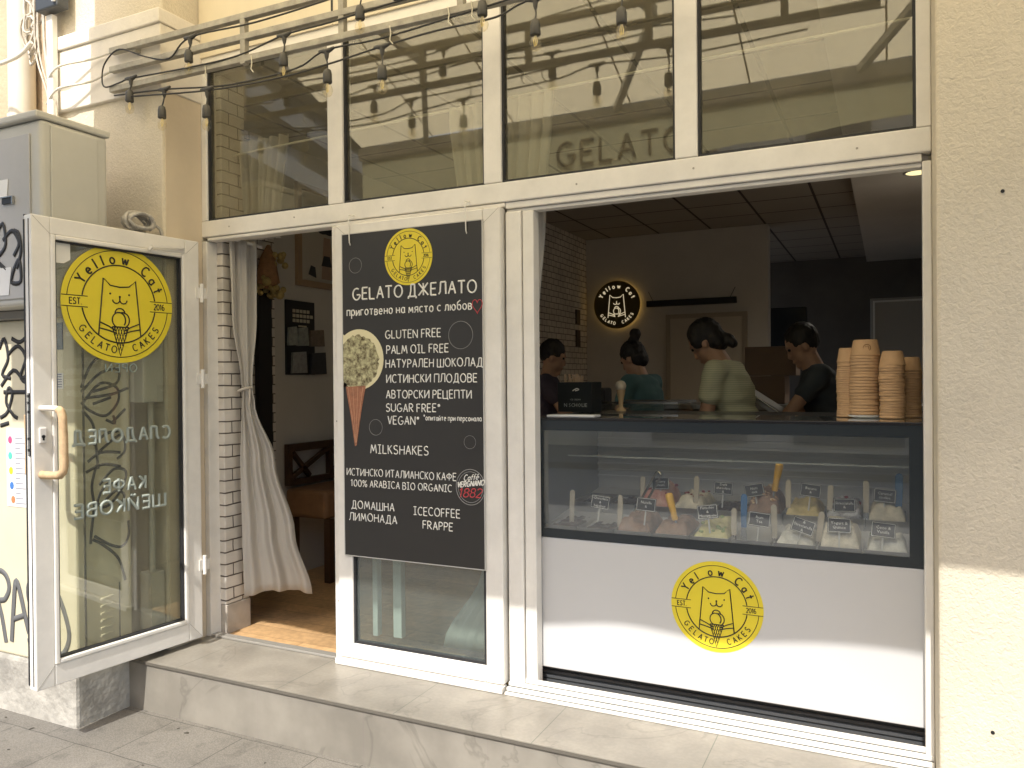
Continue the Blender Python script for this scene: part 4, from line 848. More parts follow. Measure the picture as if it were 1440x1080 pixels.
for i, (m_, fl, tp, lb) in enumerate(((CHOC, .02, None, 'front pan of dark chocolate gelato at the far left of the display'), (CHOC, .015, None, 'front pan of dark gelato, second from the left end'), (BROWN, .055, None, 'front pan heaped with milk chocolate gelato, left of the yellow scoop'),
   (BROWN, .05, None, 'front pan of pale brown gelato right under the yellow scoop'), (PIST, .045, (PGRN, 10), 'front pan of pale pistachio gelato in the middle of the display'), (TEAL, -.02, None, 'front pan nearly empty, with a blue handled spatula standing in it'),
   (WHITEG, .04, None, 'front pan of white gelato under a tilted black tag'), (CREAM, .065, None, 'front pan heaped with smooth cream gelato, second from the right'), (WHITEG, .045, (PGRN, 5), 'front pan of off white gelato at the right end of the display'))):
    pan(lb, FX[i], .285, .735, .160, .30, m_, fl, tp, i+1)
for i, (m_, fl, tp, lb) in enumerate(((CHOC, .01, None, 'back row pan of dark gelato at the far left corner'), (CHOC, .015, None, 'back row pan of dark chocolate, second from the left'), (PINK, .075, (CHER, 22), 'back row pan piled with pink cherry rippled gelato'),
   (CREAM, .05, (CHER, 10), 'back row pan of cream gelato behind the yellow scoop'), (CHOC, .02, None, 'back row pan of dark chocolate in the middle of the display'), (BROWN, .07, (NUT, 46), 'back row pan topped with chopped nuts'),
   (YEL, .05, None, 'back row pan of yellow custard gelato'), (SPECK, .06, (CHER, 8), 'back row pan of dark speckled white gelato'), (CREAM, .06, (PGRN, 12), 'back row pan of cream gelato with green flecks at the right end'))):
    pan(lb, FX[i], .625, .795, .160, .31, m_, fl, tp, i+21)
# black price tags with chalk writing
TAGB = mat('tag_black', (.018, .018, .02), .5)
def font_mesh(mb, s, o, ex, ez, h, w_=None):
    cu = bpy.data.curves.new('t', 'FONT'); cu.body = s; cu.resolution_u = 1; cu.align_x = 'CENTER'; cu.align_y = 'CENTER'
    ob_ = bpy.data.objects.new('t', cu); COL.objects.link(ob_); dg = bpy.context.evaluated_depsgraph_get(); me = bpy.data.meshes.new_from_object(ob_.evaluated_get(dg))
    xs = [v.co.x for v in me.vertices]; W = max(xs)-min(xs); k = min(h, (w_/W) if w_ else h)
    mb.add([Vector(o)+v.co.x*k*Vector(ex)+v.co.y*h*Vector(ez) for v in me.vertices], [tuple(p.vertices) for p in me.polygons])
    bpy.data.objects.remove(ob_); bpy.data.meshes.remove(me)
def price_tag(label, x, y, z, lines, tilt=0, w_=.086, h_=.058, base=None):
    t = thing('price_tag', label, 'price tag', (x, y, z-h_/2), 0, 'black chalk tags among the gelato')
    ex = Vector((math.cos(R_(tilt)), 0, math.sin(R_(tilt)))); ez = Vector((-ex.z*.97, .22, ex.x*.97)).normalized(); n = ex.cross(ez).normalized()
    if n.y > 0: n = -n
    o = Vector((x, y, z)); m = MB(); m.prism([(-w_/2, -h_/2), (w_/2, -h_/2), (w_/2, h_/2), (-w_/2, h_/2)], o, ex, ez, n, .003); m.build('card', TAGB, t)
    m = MB(); c_ = [o+n*.0035+sx*(w_/2-.003)*ex+sz*(h_/2-.003)*ez for sx, sz in ((-1, -1), (1, -1), (1, 1), (-1, 1))]
    for i in range(4): m.tube([c_[i], c_[(i+1) % 4]], .0011, 4)
    for i, s_ in enumerate(lines): font_mesh(m, s_, o+n*.0036+ez*((len(lines)-1)/2-i)*.0165, ex, ez, .0165, w_*.84)
    m.build('chalk_writing', CHALK, t)
    m = MB(); m.bar(o-ez*h_/2-n*.002, o-ez*(h_/2+.06)-n*.002, .006, .003); m.build('stake', mat('tag_stake', (.5, .5, .48), .4), t)
for lb, x, y, z, ln, tl in (
  ('black tag at the far left of the front row, tipped slightly down', -1.165, .17, .848, ('Chocolate', '&', 'hazelnut'), -6), ('black tag in front of the heaped milk chocolate gelato', -.955, .17, .850, ('Nutella', '&'), -3),
  ('black tag tipped up beside the pale pistachio gelato', -.69, .17, .836, ('Pistachio', '&', 'Mascarpone'), 8), ('black tag right of the blue handled spatula', -.48, .17, .818, ('Rum', 'Tea'), -5), ('black tag strongly tilted over the white gelato', -.312, .17, .803, ('&', 'Straciatella', '&'), -17),
  ('black tag in front of the heaped cream gelato', -.178, .16, .818, ('Yogurt &', 'Quince'), 0), ('black tag at the right end of the front row', -.022, .16, .811, ('Coco &', 'Vanilla'), -4),
  ('black tag standing behind the heaped chocolate, in the back row', -.985, .52, .898, ('Cherry', 'cream'), 3), ('black tag in the back row near the middle of the display', -.69, .52, .890, ('Dark', 'chocolate', '&'), -2), ('black tag tipped up above the nut topped gelato', -.552, .52, .888, ('Nuts', 'mix'), 12),
  ('black tag in the back row above the yellow custard gelato', -.312, .52, .900, ('Banana', '&'), -6), ('black tag in the back row above the speckled gelato', -.175, .50, .846, ('Stracciatella', '&'), 2), ('black tag at the right end of the back row', -.018, .52, .893, ('Caramel', 'cookie'), -4)):
    price_tag(lb, x, y, z, ln, tl)
def spatula(label, x, y, zb, zt, m_, lean=0, wd=.024, blade=None):
    t = thing('spatula', label, 'spatula', (x, y, zb), 0, 'spatulas standing in the gelato')
    m = MB(); m.grid(lambda a, b: (0, 0, 0), 1, 1) if False else None
    o = Vector((x, y, zb)); ez = Vector((lean, .10, 1)).normalized(); ex = Vector((1, 0, -lean)).normalized(); h = zt-zb
    prof = [(-wd*.42, 0), (wd*.42, 0), (wd*.5, h*.5), (wd*.5, h-.012), (wd*.3, h-.003), (0, h), (-wd*.3, h-.003), (-wd*.5, h-.012), (-wd*.5, h*.5)]
    m = MB(); m.prism(prof, o, ex, ez, ex.cross(ez)*-1, .008); m.build('handle', m_, t, bevel=.002)
    m = MB(); m.prism([(-wd*.55, -.06), (wd*.55, -.06), (wd*.4, 0), (-wd*.4, 0)], o, ex, ez, ex.cross(ez)*-1, .003); m.build('blade', blade or CHROME, t)
WS = mat('spatula_beige', (.52, .46, .36), .5, (30, .12)); BLUEP = mat('blue_plastic', (.03, .13, .30), .35); YELP = mat('yellow_plastic', (.75, .42, .03), .35)
for lb, x, y, zb, zt, ln in (
  ('beige upright spatula at the far left of the front row', -1.325, .22, .735, .888, 0), ('beige spatula left of the heaped milk chocolate', -1.095, .22, .735, .877, .02), ('beige spatula behind the milk chocolate, in the back row', -1.07, .50, .80, .930, 0), ('beige spatula in the back row beside the cherry gelato', -.815, .50, .80, .942, .03),
  ('beige spatula standing in front of the blue handled one', -.592, .22, .735, .85, 0), ('beige spatula left of the tilted tag in the front row', -.428, .22, .735, .875, -.03), ('beige spatula leaning beside the heaped cream gelato', -.26, .22, .735, .858, .12), ('beige spatula between the nuts and the yellow custard', -.405, .50, .82, .945, 0), ('beige spatula leaning in the speckled gelato', -.235, .50, .82, .93, .06), ('beige spatula by the right end of the back row', -.09, .50, .82, .957, 0)):
    spatula(lb, x, y, zb, zt, WS, ln)
spatula('bright blue handled spatula in the nearly empty pan', -.548, .20, .775, .915, BLUEP, 0, .026); spatula('bright blue handled spatula at the right corner of the display', .035, .52, .85, .99, BLUEP, .02, .03)
def scoop(label, x, y, z0_, z1_, ln):
    t = thing('gelato_scoop', label, 'scoop', (x, y, z0_), 0, 'yellow handled scoops')
    o = Vector((x, y, z0_)); d = Vector((ln, .1, 1)).normalized(); h = z1_-z0_
    m = MB(); m.tube([o+d*h*k for k in (.0, .05, .3, .6, .85, .97, 1)], [.010, .014, .0135, .016, .018, .016, .007], 12); m.build('handle', YELP, t)
    m = MB(); m.tube([o+d*.002, o-d*.03, o-d*.055], [.006, .006, .006], 8); m.ball(o-d*.065, (.026, .022, .02), 12, 8); m.build('bowl', CHROME, t)
scoop('yellow handled scoop leaning in the front row above the brown gelato', -.835, .20, .785, .905, -.28); scoop('yellow handled scoop standing tall behind the nut topped gelato', -.468, .54, .885, 1.015, .18)
m = MB(); m.tube([(-1.05, .3, .79), (-1.0, .5, .95)], .006, 6); m.tube([(-1.02, .3, .79), (-.975, .5, .94)], .006, 6); m.tube([(-1.0, .5, .95), (-.99, .51, .956), (-.975, .5, .94)], .006, 6); tag(m.build('serving_tongs', CHROME), 'shiny serving tongs lying in the dark pans at the left', 'tongs')

# paper cups stacked upside down on the counter
ZT = z1+.012
cup_me = {}
def cup(rt, rb, h, cols=KRAFT):
    key = (rt, h)
    if key not in cup_me:
        m = MB(); m.lathe([(rt-.002, .0), (rt+.0015, .002), (rt+.0015, .007), (rt, .009), (rb, h-.003), (rb-.003, h), (rb-.012, h), (rb-.013, h-.004), (.001, h-.004)], (0, 0, 0), 28, caps=False)
        o = m.build('tmp', KRAFT, recalc=False); cup_me[key] = o.data; bpy.data.objects.remove(o)
    return cup_me[key]
def stack(x, y, n, rt, rb, h, pitch, where, z=ZT):
    for k in range(n):
        o = bpy.data.objects.new('paper_cup', cup(rt, rb, h)); COL.objects.link(o); o.location = (x+rnd.uniform(-.0018, .0018)+.002*math.sin(k*.31+x*40), y+rnd.uniform(-.001, .001), z+k*pitch); o.rotation_euler = (0, 0, rnd.uniform(0, 6)); WM[o] = Matrix.Translation(o.location)
        tag(o, ('topmost upturned kraft paper cup of '+where) if k == n-1 else 'kraft paper cup nested within '+where, 'paper cup', 'stacked cups: '+where)
    return z+(n-1)*pitch+h
stack(-.158, .47, 26, .042, .034, .062, .0092, 'the tall narrow stack half hidden on the left')
tp = stack(-.090, .435, 20, .057, .047, .068, .0128, 'the widest and tallest stack on the white plate', ZT+.012)
stack(.012, .385, 20, .047, .038, .060, .0112, 'the stack of smaller cups nearest the right jamb')
stack(.078, .50, 19, .044, .036, .060, .0105, 'the stack tucked behind at the far right')
m = MB(); m.lathe([(.05, 0), (.062, .003), (.070, .010), (.068, .011), (.05, .005)], (-.088, .435, ZT), 28); tag(m.build('plate', mat('white_plate', (.72, .72, .7), .3)), 'white plate under the widest stack of cups', 'plate')
m = MB(); zc = tp-.034
cc = Vector((-.080, .3838, zc)); m.tube([(cc.x+.014*math.cos(2*PI*k/20), cc.y, cc.z+.014*math.sin(2*PI*k/20)) for k in range(20)], .0012, 4, closed=True)
m.tube([(cc.x-.006, cc.y, cc.z-.008), (cc.x-.006, cc.y, cc.z+.007), (cc.x, cc.y, cc.z+.003), (cc.x+.006, cc.y, cc.z+.007), (cc.x+.006, cc.y, cc.z-.008)], .0011, 4); tag(m.build('cup_emblem', mat('cup_print', (.25, .13, .05), .7)), 'small round brown emblem printed on the top cup of the widest stack', 'emblem')

# black carton of spoons, tray and figurine at the left of the counter
ct = thing('cardboard_carton', 'black printed carton full of wooden spoons at the left of the counter', 'carton', (-1.52, .8, ZT))
m = MB(); a, b, c_, d_, e, h = -1.60, -1.41, .74, .90, .005, .158; zz = z1+.0085
m.box(a, b, c_, c_+e, zz, zz+h); m.box(a, b, d_-e, d_, zz, zz+h); m.box(a, a+e, c_+e, d_-e, zz, zz+h); m.box(b-e, b, c_+e, d_-e, zz, zz+h); m.box(a+e, b-e, c_+e, d_-e, zz, zz+.005); m.build('box', mat('carton_black', (.012, .016, .018), .45), ct)
m = MB(); font_mesh(m, 'N SCHOLIE', (-1.50, .7385, zz+.035), EX, EZ, .028, .13); font_mesh(m, 'ICE CREAM', (-1.50, .7385, zz+.065), EX, EZ, .012, .09); m.build('printed_lettering', mat('carton_print', (.42, .44, .42), .6), ct)
m = MB(); m.tube(smooth_path([(-1.515, .738, zz+.112), (-1.505, .738, zz+.118), (-1.49, .738, zz+.124), (-1.48, .738, zz+.118), (-1.50, .738, zz+.112)]), .003, 5); m.build('printed_mark', CHALK, ct)
rr = random.Random(9)
m = MB()
for k in range(22):
    x = rr.uniform(-1.57, -1.47); y = rr.uniform(.76, .88); m.bar((x, y, zz+.02), (x+rr.uniform(-.02, .02), y, zz+h+rr.uniform(.015, .045)), .011, .002)
tag(m.build('wooden_spoons', mat('spoon_wood', (.42, .30, .20), .6)), 'bunch of flat wooden spoons standing in the black carton', 'spoons')
m = MB(); m.box(-1.40, -1.17, .115, .20, ZT, ZT+.010); tag(m.build('white_tray', mat('tray_white', (.55, .56, .56), .3), bevel=.003), 'small pale tray lying at the left end of the counter top', 'tray')
fg = thing('cone_ornament', 'little ice cream cone ornament standing on the counter by the carton', 'ornament', (-1.30, .9, zz))
m = MB(); m.lathe([(.028, 0), (.026, .01), (.010, .02), (.014, .06), (.024, .11), (.026, .115)], (-1.30, .9, zz), 16); m.build('cone', mat('ornament_cone', (.42, .30, .16), .6), fg)
m = MB(); m.ball((-1.30, .9, zz+.135), (.030, .03, .03), 12, 8); m.build('scoop', mat('ornament_cream', (.50, .44, .34), .5), fg)

# ------------------------------------------------------------------ inside the shop
SK = thing('lit_sign', 'round dark backlit sign with a glowing cat face on the back wall', 'sign', (-2.92, 5.84, 2.28))
so = Vector((-2.92, 5.83, 2.283))
cat_logo(SK, so, EX, EZ, NF, .285, mat('sign_disc', (.10, .07, .012), .5), mat('sign_glow', (.6, .5, .3), .5, emit=((1, .84, .55), .22)), lit=True, lw=1.5, t=.02, name='sign_disc')
m = MB(); m.tube([(so.x+.262*math.cos(2*PI*k/48), 5.868, so.z+.262*math.sin(2*PI*k/48)) for k in range(48)], .012, 6, closed=True); m.build('backlight', mat('sign_backlight', (1, .8, .3), .5, emit=((1, .62, .16), .42)), SK)
m = MB(); m.bar((-2.555, 5.83, 2.272), (-1.53, 5.83, 2.272), .05, .07); m.tube([(-2.48, 5.83, 2.30), (-2.55, 5.88, 2.42)], .004, 4); m.tube([(-1.6, 5.83, 2.30), (-1.55, 5.88, 2.42)], .004, 4); tag(m.build('wall_bar', mat('bar_black', (.008, .008, .008), .5)), 'long black bar hung on the back wall right of the lit sign', 'lamp bar')
dd2 = thing('inner_door', 'plain beige door in the back wall under the black bar', 'door', (-1.88, 5.88, 0))
m = MB(); m.box(-2.34, -2.29, 5.86, 5.899, 0, 2.14); m.box(-1.47, -1.42, 5.86, 5.899, 0, 2.14); m.box(-2.29, -1.47, 5.86, 5.899, 2.09, 2.14); m.build('door_frame', mat('inner_door_frame', (.34, .29, .22), .6), dd2)
m = MB(); m.box(-2.29, -1.47, 5.87, 5.899, 0, 2.09); m.build('door_leaf', mat('inner_door_leaf', (.50, .45, .37), .6), dd2)
m = MB(); m.box(-1.45, -.93, 7.4, 7.5, 1.64, 2.29); tag(m.build('dark_screen', mat('screen_black', (.008, .009, .009), .2), bevel=.01), 'dark wall screen at the back, above the right hand man', 'screen')
fd = thing('glass_fridge', 'pale upright fridge door with a bright edge behind the cup stacks', 'fridge', (.1, 7.5, 0))
m = MB(); m.box(-.20, .55, 7.5, 8.2, 0, 2.36); m.build('fridge_body', mat('fridge_grey', (.34, .33, .31), .4), fd, bevel=.01)
m = MB(); m.box(-.17, -.15, 7.48, 7.499, .1, 2.33); m.box(-.15, .55, 7.48, 7.499, 2.31, 2.33); m.build('door_edge', mat('fridge_edge', (.75, .75, .72), .3), fd)
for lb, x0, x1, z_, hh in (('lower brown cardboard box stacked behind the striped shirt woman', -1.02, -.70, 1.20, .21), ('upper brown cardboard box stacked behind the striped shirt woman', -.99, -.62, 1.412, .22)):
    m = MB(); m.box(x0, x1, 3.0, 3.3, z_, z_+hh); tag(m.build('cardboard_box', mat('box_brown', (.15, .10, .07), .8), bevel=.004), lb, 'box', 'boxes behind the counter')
bc = thing('back_counter', 'dim work counter with steel top behind the staff', 'work counter', (-1, 3.1, 0))
m = MB(); m.box(-2.4, .3, 2.85, 3.45, 0, 1.16); m.build('base', mat('work_base', (.14, .13, .12), .6), bc, bevel=.01)
m = MB(); m.box(-2.43, .3, 2.82, 3.47, 1.162, 1.198); m.build('worktop', mat('work_steel', (.35, .35, .34), .3, metal=.7), bc, bevel=.004)
gl = thing('glass_cake_case', 'low glass topped case on the service side, left of the striped shirt woman', 'display case', (-1.26, 1.6, 0))
m = MB(); m.box(-1.50, -1.05, 1.15, 1.6, 0, 1.12); m.build('case_body', mat('case_dark', (.05, .05, .05), .4), gl)
m = MB(); m.box(-1.50, -1.05, 1.15, 1.6, 1.122, 1.255); m.build('case_glass', G_DISP, gl)
m = MB(); m.bar((-1.50, 1.148, 1.262), (-1.05, 1.148, 1.262), .012, .012); m.bar((-1.50, 1.6, 1.262), (-1.05, 1.6, 1.262), .012, .012); m.build('case_rim', CHROME, gl)
m = MB(); m.ball((-1.15, 1.3, 1.16), (.05, .05, .035), 10, 6); m.ball((-1.34, 1.35, 1.15), (.06, .06, .03), 10, 6); m.build('cake', BROWN, gl)
lid = thing('tilted_cover', 'open steel lid sloping beside the right hand man', 'counter cover', (-.65, 1.9, 1.15))
m = MB(); m.prism([(0, 0), (.30, -.20), (.30, -.17), (.0, .03)], (-.83, 1.7, 1.32), EX, EZ, (0, 1, 0), .45); m.build('lid_panel', mat('lid_steel', (.42, .42, .40), .3, metal=.6), lid, bevel=.004)
m = MB(); m.tube([(-.76, 1.69, 1.315), (-.56, 1.69, 1.175)], .006, 6); m.build('lid_handle', CHROME, lid)
bm_ = MB(); bm_.box(-2.16, -1.98, 2.6, 2.8, 1.15, 1.33); tag(bm_.build('card_terminal', mat('terminal_black', (.015, .015, .016), .4), bevel=.02), 'small black machine on the work counter by the woman in teal', 'machine')
dl = thing('ceiling_light', 'round warm downlight glowing in the ceiling at the top right of the hatch', 'ceiling light', (.2, 4.3, 3.0))
m = MB(); m.lathe([(.085, 0), (.085, -.006), (.10, -.006), (.10, .0)], (.215, 3.86, 3.018), 28, caps=False); m.build('rim', WHITE, dl)
m = MB(); m.lathe([(.001, -.004), (.085, -.004)], (.215, 3.86, 3.018), 28, caps=False); m.build('diffuser', mat('downlight', (1, .9, .6), .5, emit=((1, .85, .42), .56)), dl)
ll = bpy.data.lights.new('downlight', 'SPOT'); ll.energy = 29; ll.spot_size = R_(150); ll.spot_blend = .8; ll.color = (1, .92, .80); ll.shadow_soft_size = .08
lo = bpy.data.objects.new('downlight', ll); COL.objects.link(lo); lo.parent = dl; lo.matrix_local = WM[dl].inverted() @ Matrix.Translation((.215, 3.86, 2.98))

# curtains
CURT = cloth_mat('curtain_cloth', (.70, .67, .62), (.72, .69, .64), .42)
def curtain(name, label, rows, folds, amp, out, nseg=90, vseg=40, taper=0):
    """rows: (z, left (x, y), right (x, y)) from top to bottom"""
    zs = [q[0] for q in rows]
    def at(z):
        for i in range(len(rows)-1):
            if zs[i] >= z >= zs[i+1]:
                t = (zs[i]-z)/(zs[i]-zs[i+1]); t = t*t*(3-2*t)
                L = Vector(rows[i][1]).lerp(Vector(rows[i+1][1]), t); Rr = Vector(rows[i][2]).lerp(Vector(rows[i+1][2]), t); return L, Rr
        return Vector(rows[-1][1]), Vector(rows[-1][2])
    def fn(a, b):
        z = zs[0]+(zs[-1]-zs[0])*b; L, Rr = at(z); d = Rr-L; n = Vector((d.y, -d.x)).normalized()
        a2 = a+.02*math.sin(7*a+3*b)
        k = amp*(math.sin(2*PI*folds*a2+.5*math.sin(3*b))+.35*math.sin(2*PI*folds*2.3*a+1+2*b)); k *= min(1.0, .35+d.length*3.0)*(1-taper*b)
        p = L+d*a+n*k; return (p.x, p.y, z+out*math.sin(PI*a)*b)
    m = MB(); m.grid(fn, nseg, vseg)
    o = m.build(name, CURT, recalc=False); so_ = o.modifiers.new('thick', 'SOLIDIFY'); so_.thickness = .002
    return o
dc = curtain('door_curtain', 'pale grey curtain tied back just inside the open doorway', [(2.20, (-3.275, .066), (-3.24, .225)), (1.75, (-3.275, .075), (-3.24, .222)), (1.40, (-3.26, .125), (-3.235, .185)), (1.355, (-3.255, .133), (-3.235, .184)), (1.28, (-3.26, .13), (-3.225, .195)), (.95, (-3.275, .135), (-3.14, .265)), (.54, (-3.28, .15), (-3.05, .32)), (.19, (-3.285, .165), (-2.975, .375))], 2.3, .024, .025)
tag(dc, 'pale grey curtain tied back just inside the open doorway', 'curtain')
m = MB(); m.tube([(-3.258+.032*math.cos(2*PI*k/20), .158+.040*math.sin(2*PI*k/20), 1.36+.01*math.sin(2*PI*k/20+1)) for k in range(20)], .008, 6, closed=True); m.tube([(-3.225, .16, 1.36), (-3.215, .15, 1.32), (-3.22, .15, 1.27)], .006, 5); m.build('tie_back', mat('tie_cloth', (.55, .5, .43), .8), dc)
m = MB(); m.tube([(-3.30, .04, 2.205), (-3.22, .26, 2.17)], .010, 8); m.ball((-3.302, .036, 2.206), .016, 8, 6); tag(m.build('curtain_rod', mat('rod_white', (.66, .64, .60), .4)), 'short white curtain rod above the door curtain', 'curtain rod')
wc = curtain('window_curtain', 'white gathered curtain behind the middle panes and the menu board', [(2.72, (-1.915, .16), (-1.375, .16)), (2.2, (-1.86, .16), (-1.418, .16)), (1.62, (-1.66, .16), (-1.462, .16)), (1.45, (-1.62, .16), (-1.48, .16)), (1.1, (-1.70, .16), (-1.47, .16)), (.5, (-1.76, .16), (-1.47, .16)), (.09, (-1.98, .16), (-1.5, .16))], 7.5, .020, .0, taper=.93)
tag(wc, 'white gathered curtain behind the middle panes and the menu board', 'curtain')
wc2 = curtain('window_curtain', 'dim gathered curtain behind the upper left pane', [(2.76, (-3.30, .20), (-2.96, .20)), (2.3, (-3.27, .20), (-3.02, .20)), (2.2, (-3.27, .20), (-3.04, .20))], 5, .022, 0)
tag(wc2, 'dim gathered curtain behind the upper left pane', 'curtain')
m = MB(); m.tube([(-3.33, .16, 2.68), (-1.4, .16, 2.725), (.2, .16, 2.745)], .006, 6); tag(m.build('curtain_wire', mat('wire_white', (.72, .68, .58), .5)), 'thin white curtain wire running behind all four upper panes', 'curtain wire')

# left wall things seen through the doorway
bq = thing('dried_bouquet', 'dried bunch in orange paper hung upside down above the curtain', 'dried flowers', (-3.8, .92, 2.3))
m = MB(); m.tube([(-3.80, .94, 2.33), (-3.80, .93, 2.24), (-3.79, .91, 2.08), (-3.79, .90, 2.05)], [.012, .05, .085, .06], 9); m.build('wrapping', mat('wrap_orange', (.42, .22, .10), .8, (20, .4), (20, .6, .02)), bq)
rr = random.Random(5); m = MB()
for k in range(9): m.ball((-3.78+rr.uniform(-.05, .05), .98+rr.uniform(-.05, .08), 2.24+rr.uniform(-.04, .04)), rr.uniform(.018, .030), 7, 5)
m.build('dried_petals', mat('petals', (.55, .42, .16), .8, (30, .3)), bq); m = MB()
for k in range(20): m.ball((-3.78+rr.uniform(-.06, .06), .92+rr.uniform(-.09, .09), 2.05+rr.uniform(-.06, .05)), rr.uniform(.016, .032), 7, 5)
m.build('dried_petals', mat('petals', (.55, .42, .16), .8, (30, .3)), bq)
XW = -3.899
def wall_rect(mb, y0, y1, z0_, z1_, x=XW, t=.012): mb.box(x, x+t, y0, y1, z0_, z1_)
pf = thing('framed_picture', 'wood framed picture of two dark figures on the wall inside the doorway', 'picture', (XW, 1.6, 2.4))
m = MB(); y0, y1, za, zb = 1.315, 2.02, 2.105, 2.86
wall_rect(m, y0, y0+.045, za, zb, t=.03); wall_rect(m, y1-.045, y1, za, zb, t=.03); wall_rect(m, y0+.045, y1-.045, za, za+.045, t=.03); wall_rect(m, y0+.045, y1-.045, zb-.045, zb, t=.03); m.build('frame', mat('frame_wood', (.36, .25, .15), .5), pf)
m = MB(); wall_rect(m, y0+.045, y1-.045, za+.045, zb-.045, t=.008); pr_ = m.build('print', mat('print_cream', (.50, .46, .38), .6), pf)
for shp in ([(1.655+.10*math.cos(t*PI/8), 2.56+.055*math.sin(t*PI/8)*(.6+.4*abs(math.cos(t*PI/8)))) for t in range(16)], [(1.60, 2.28), (1.72, 2.28), (1.70, 2.36), (1.63, 2.36)], [(1.45, 2.20), (1.54, 2.18), (1.53, 2.26), (1.48, 2.27)], [(1.80, 2.2), (1.94, 2.18), (1.9, 2.27)]):
    m = MB(); m.prism([(y-1.6, z-2.3) for y, z in shp], (XW+.0088, 1.6, 2.3), (0, 1, 0), (0, 0, 1), (1, 0, 0), .001); m.build('dark_shape', mat('print_dark', (.03, .03, .03), .6), pr_)
m = MB(); m.add([(XW+.0086, y, z) for y, z in ((1.60, 2.18), (1.76, 2.18), (1.71, 2.50), (1.63, 2.50))], [(0, 1, 2, 3)]); m.build('tan_shape', mat('print_tan', (.38, .26, .18), .6), pr_)
ps = thing('poster_rack', 'black poster with pale lettering and brochure pockets on the inside wall', 'poster', (XW, 1.35, 1.7))
m = MB(); wall_rect(m, 1.20, 1.51, 1.45, 1.99, t=.012); m.build('backing', mat('poster_black', (.014, .013, .013), .5), ps)
m = MB(); rr = random.Random(2)
for r_i, zc in enumerate((1.915, 1.88, 1.845)):
    for k in range(5+r_i % 2): m.box(XW+.0122, XW+.0132, 1.27+k*.038, 1.30+k*.038, zc-.012, zc+.012)
m.box(XW+.0122, XW+.0132, 1.33, 1.42, 1.80, 1.812); m.build('poster_lettering', mat('poster_cream', (.55, .50, .38), .6), ps)
for (y0, y1, za, zb, cc) in ((1.205, 1.30, 1.66, 1.80, (.40, .42, .38)), (1.305, 1.42, 1.66, 1.80, (.36, .38, .34)), (1.44, 1.60, 1.66, 1.79, (.22, .17, .13)), (1.24, 1.40, 1.46, 1.62, (.36, .36, .35)), (1.44, 1.62, 1.45, 1.62, (.05, .05, .055))):
    m = MB(); m.prism([(0, 0), (y1-y0, .005), (y1-y0-.01, zb-za), (.01, zb-za-.01)], (XW+.014, y0, za), (0, 1, 0), (0, 0, 1), (1, 0, 0), .02); m.build('brochure', mat('brochure_%d' % int(cc[0]*1000+cc[2]*100+za*10), cc, .5, (30, .4)), ps)
bn = thing('wooden_bench', 'dark wooden bench with slatted crossed back along the inside wall', 'bench', (-3.6, 1.5, 0))
WD = mat('bench_wood', (.07, .035, .018), .45, (12, .3)); WSEAT = mat('bench_seat', (.28, .15, .07), .5, (10, .3))
m = MB(); m.box(-3.87, -3.83, 1.15, 2.3, .90, .955); m.box(-3.87, -3.83, 1.15, 2.3, .66, .70)
for y in (1.15, 1.6, 2.05): m.box(-3.87, -3.83, y, y+.04, .70, .90)
for y in (1.19, 1.64): m.bar((-3.85, y, .71), (-3.85, y+.40, .89), .03, .03); m.bar((-3.85, y+.20, .71), (-3.85, y+.02, .89), .03, .03)
m.build('backrest', WD, bn)
m = MB(); m.box(-3.87, -3.50, 1.15, 2.3, .44, .64); m.build('seat', WSEAT, bn, bevel=.03, seg=3)
for x in (-3.85, -3.54):
    for y in (1.17, 2.24): m = MB(); m.box(x, x+.05, y, y+.05, 0, .44); m.build('leg', WD, bn)
m = MB(); m.box(-3.899, -3.86, .90, 1.03, 0, 2.06); tag(m.build('dark_infill', mat('infill_dark', (.015, .014, .013), .5), bevel=.004), 'narrow dark cupboard in the recess behind the curtain', 'infill')  # plain near-black panel filling the dark part of the wall recess
for k, (za, zb) in enumerate(((2.05, 2.22), (1.78, 1.98))):
    m = MB(); m.box(-3.329, -3.31, 5.5, 5.62, za, zb); tag(m.build('wall_frame', mat('frame_dark', (.05, .03, .025), .5)), ('upper small dark frame on the brick breast at the back', 'lower small dark frame on the brick breast at the back')[k], 'picture')
# ------------------------------------------------------------------ people
SKIN = mat('skin', (.42, .25, .17), .55, (9, .08)); HAIR = mat('black_hair', (.012, .009, .008), .6, (40, .3), (160, .5, .003))
def remesh(mb, vox, smooth=2):
    me = bpy.data.meshes.new('r'); me.from_pydata([tuple(p) for p in mb.v], [], mb.f); bm = bmesh.new(); bm.from_mesh(me); bmesh.ops.recalc_face_normals(bm, faces=bm.faces); bm.to_mesh(me); bm.free()
    o = bpy.data.objects.new('r', me); COL.objects.link(o); r_ = o.modifiers.new('r', 'REMESH'); r_.mode = 'VOXEL'; r_.voxel_size = vox; s_ = o.modifiers.new('s', 'SMOOTH'); s_.iterations = smooth; s_.factor = .5
    me2 = bpy.data.meshes.new_from_object(o.evaluated_get(bpy.context.evaluated_depsgraph_get())); bpy.data.objects.remove(o); bpy.data.meshes.remove(me)
    r = MB(); r.v = [tuple(v.co) for v in me2.vertices]; r.f = [tuple(p.vertices) for p in me2.polygons]; r.smooth = [True]*len(r.f); bpy.data.meshes.remove(me2); return r
def folded(mb):
    """soft cloth creases"""
    nv = []
    for q in mb.v:
        v = Vector(q); d = Vector((noise.noise(Vector((v.x*9, v.y*9, v.z*22))), noise.noise(Vector((v.y*10, v.z*20, v.x*8+4))), 0)); nv.append(tuple(v+d*.010))
    mb.v = nv; return mb
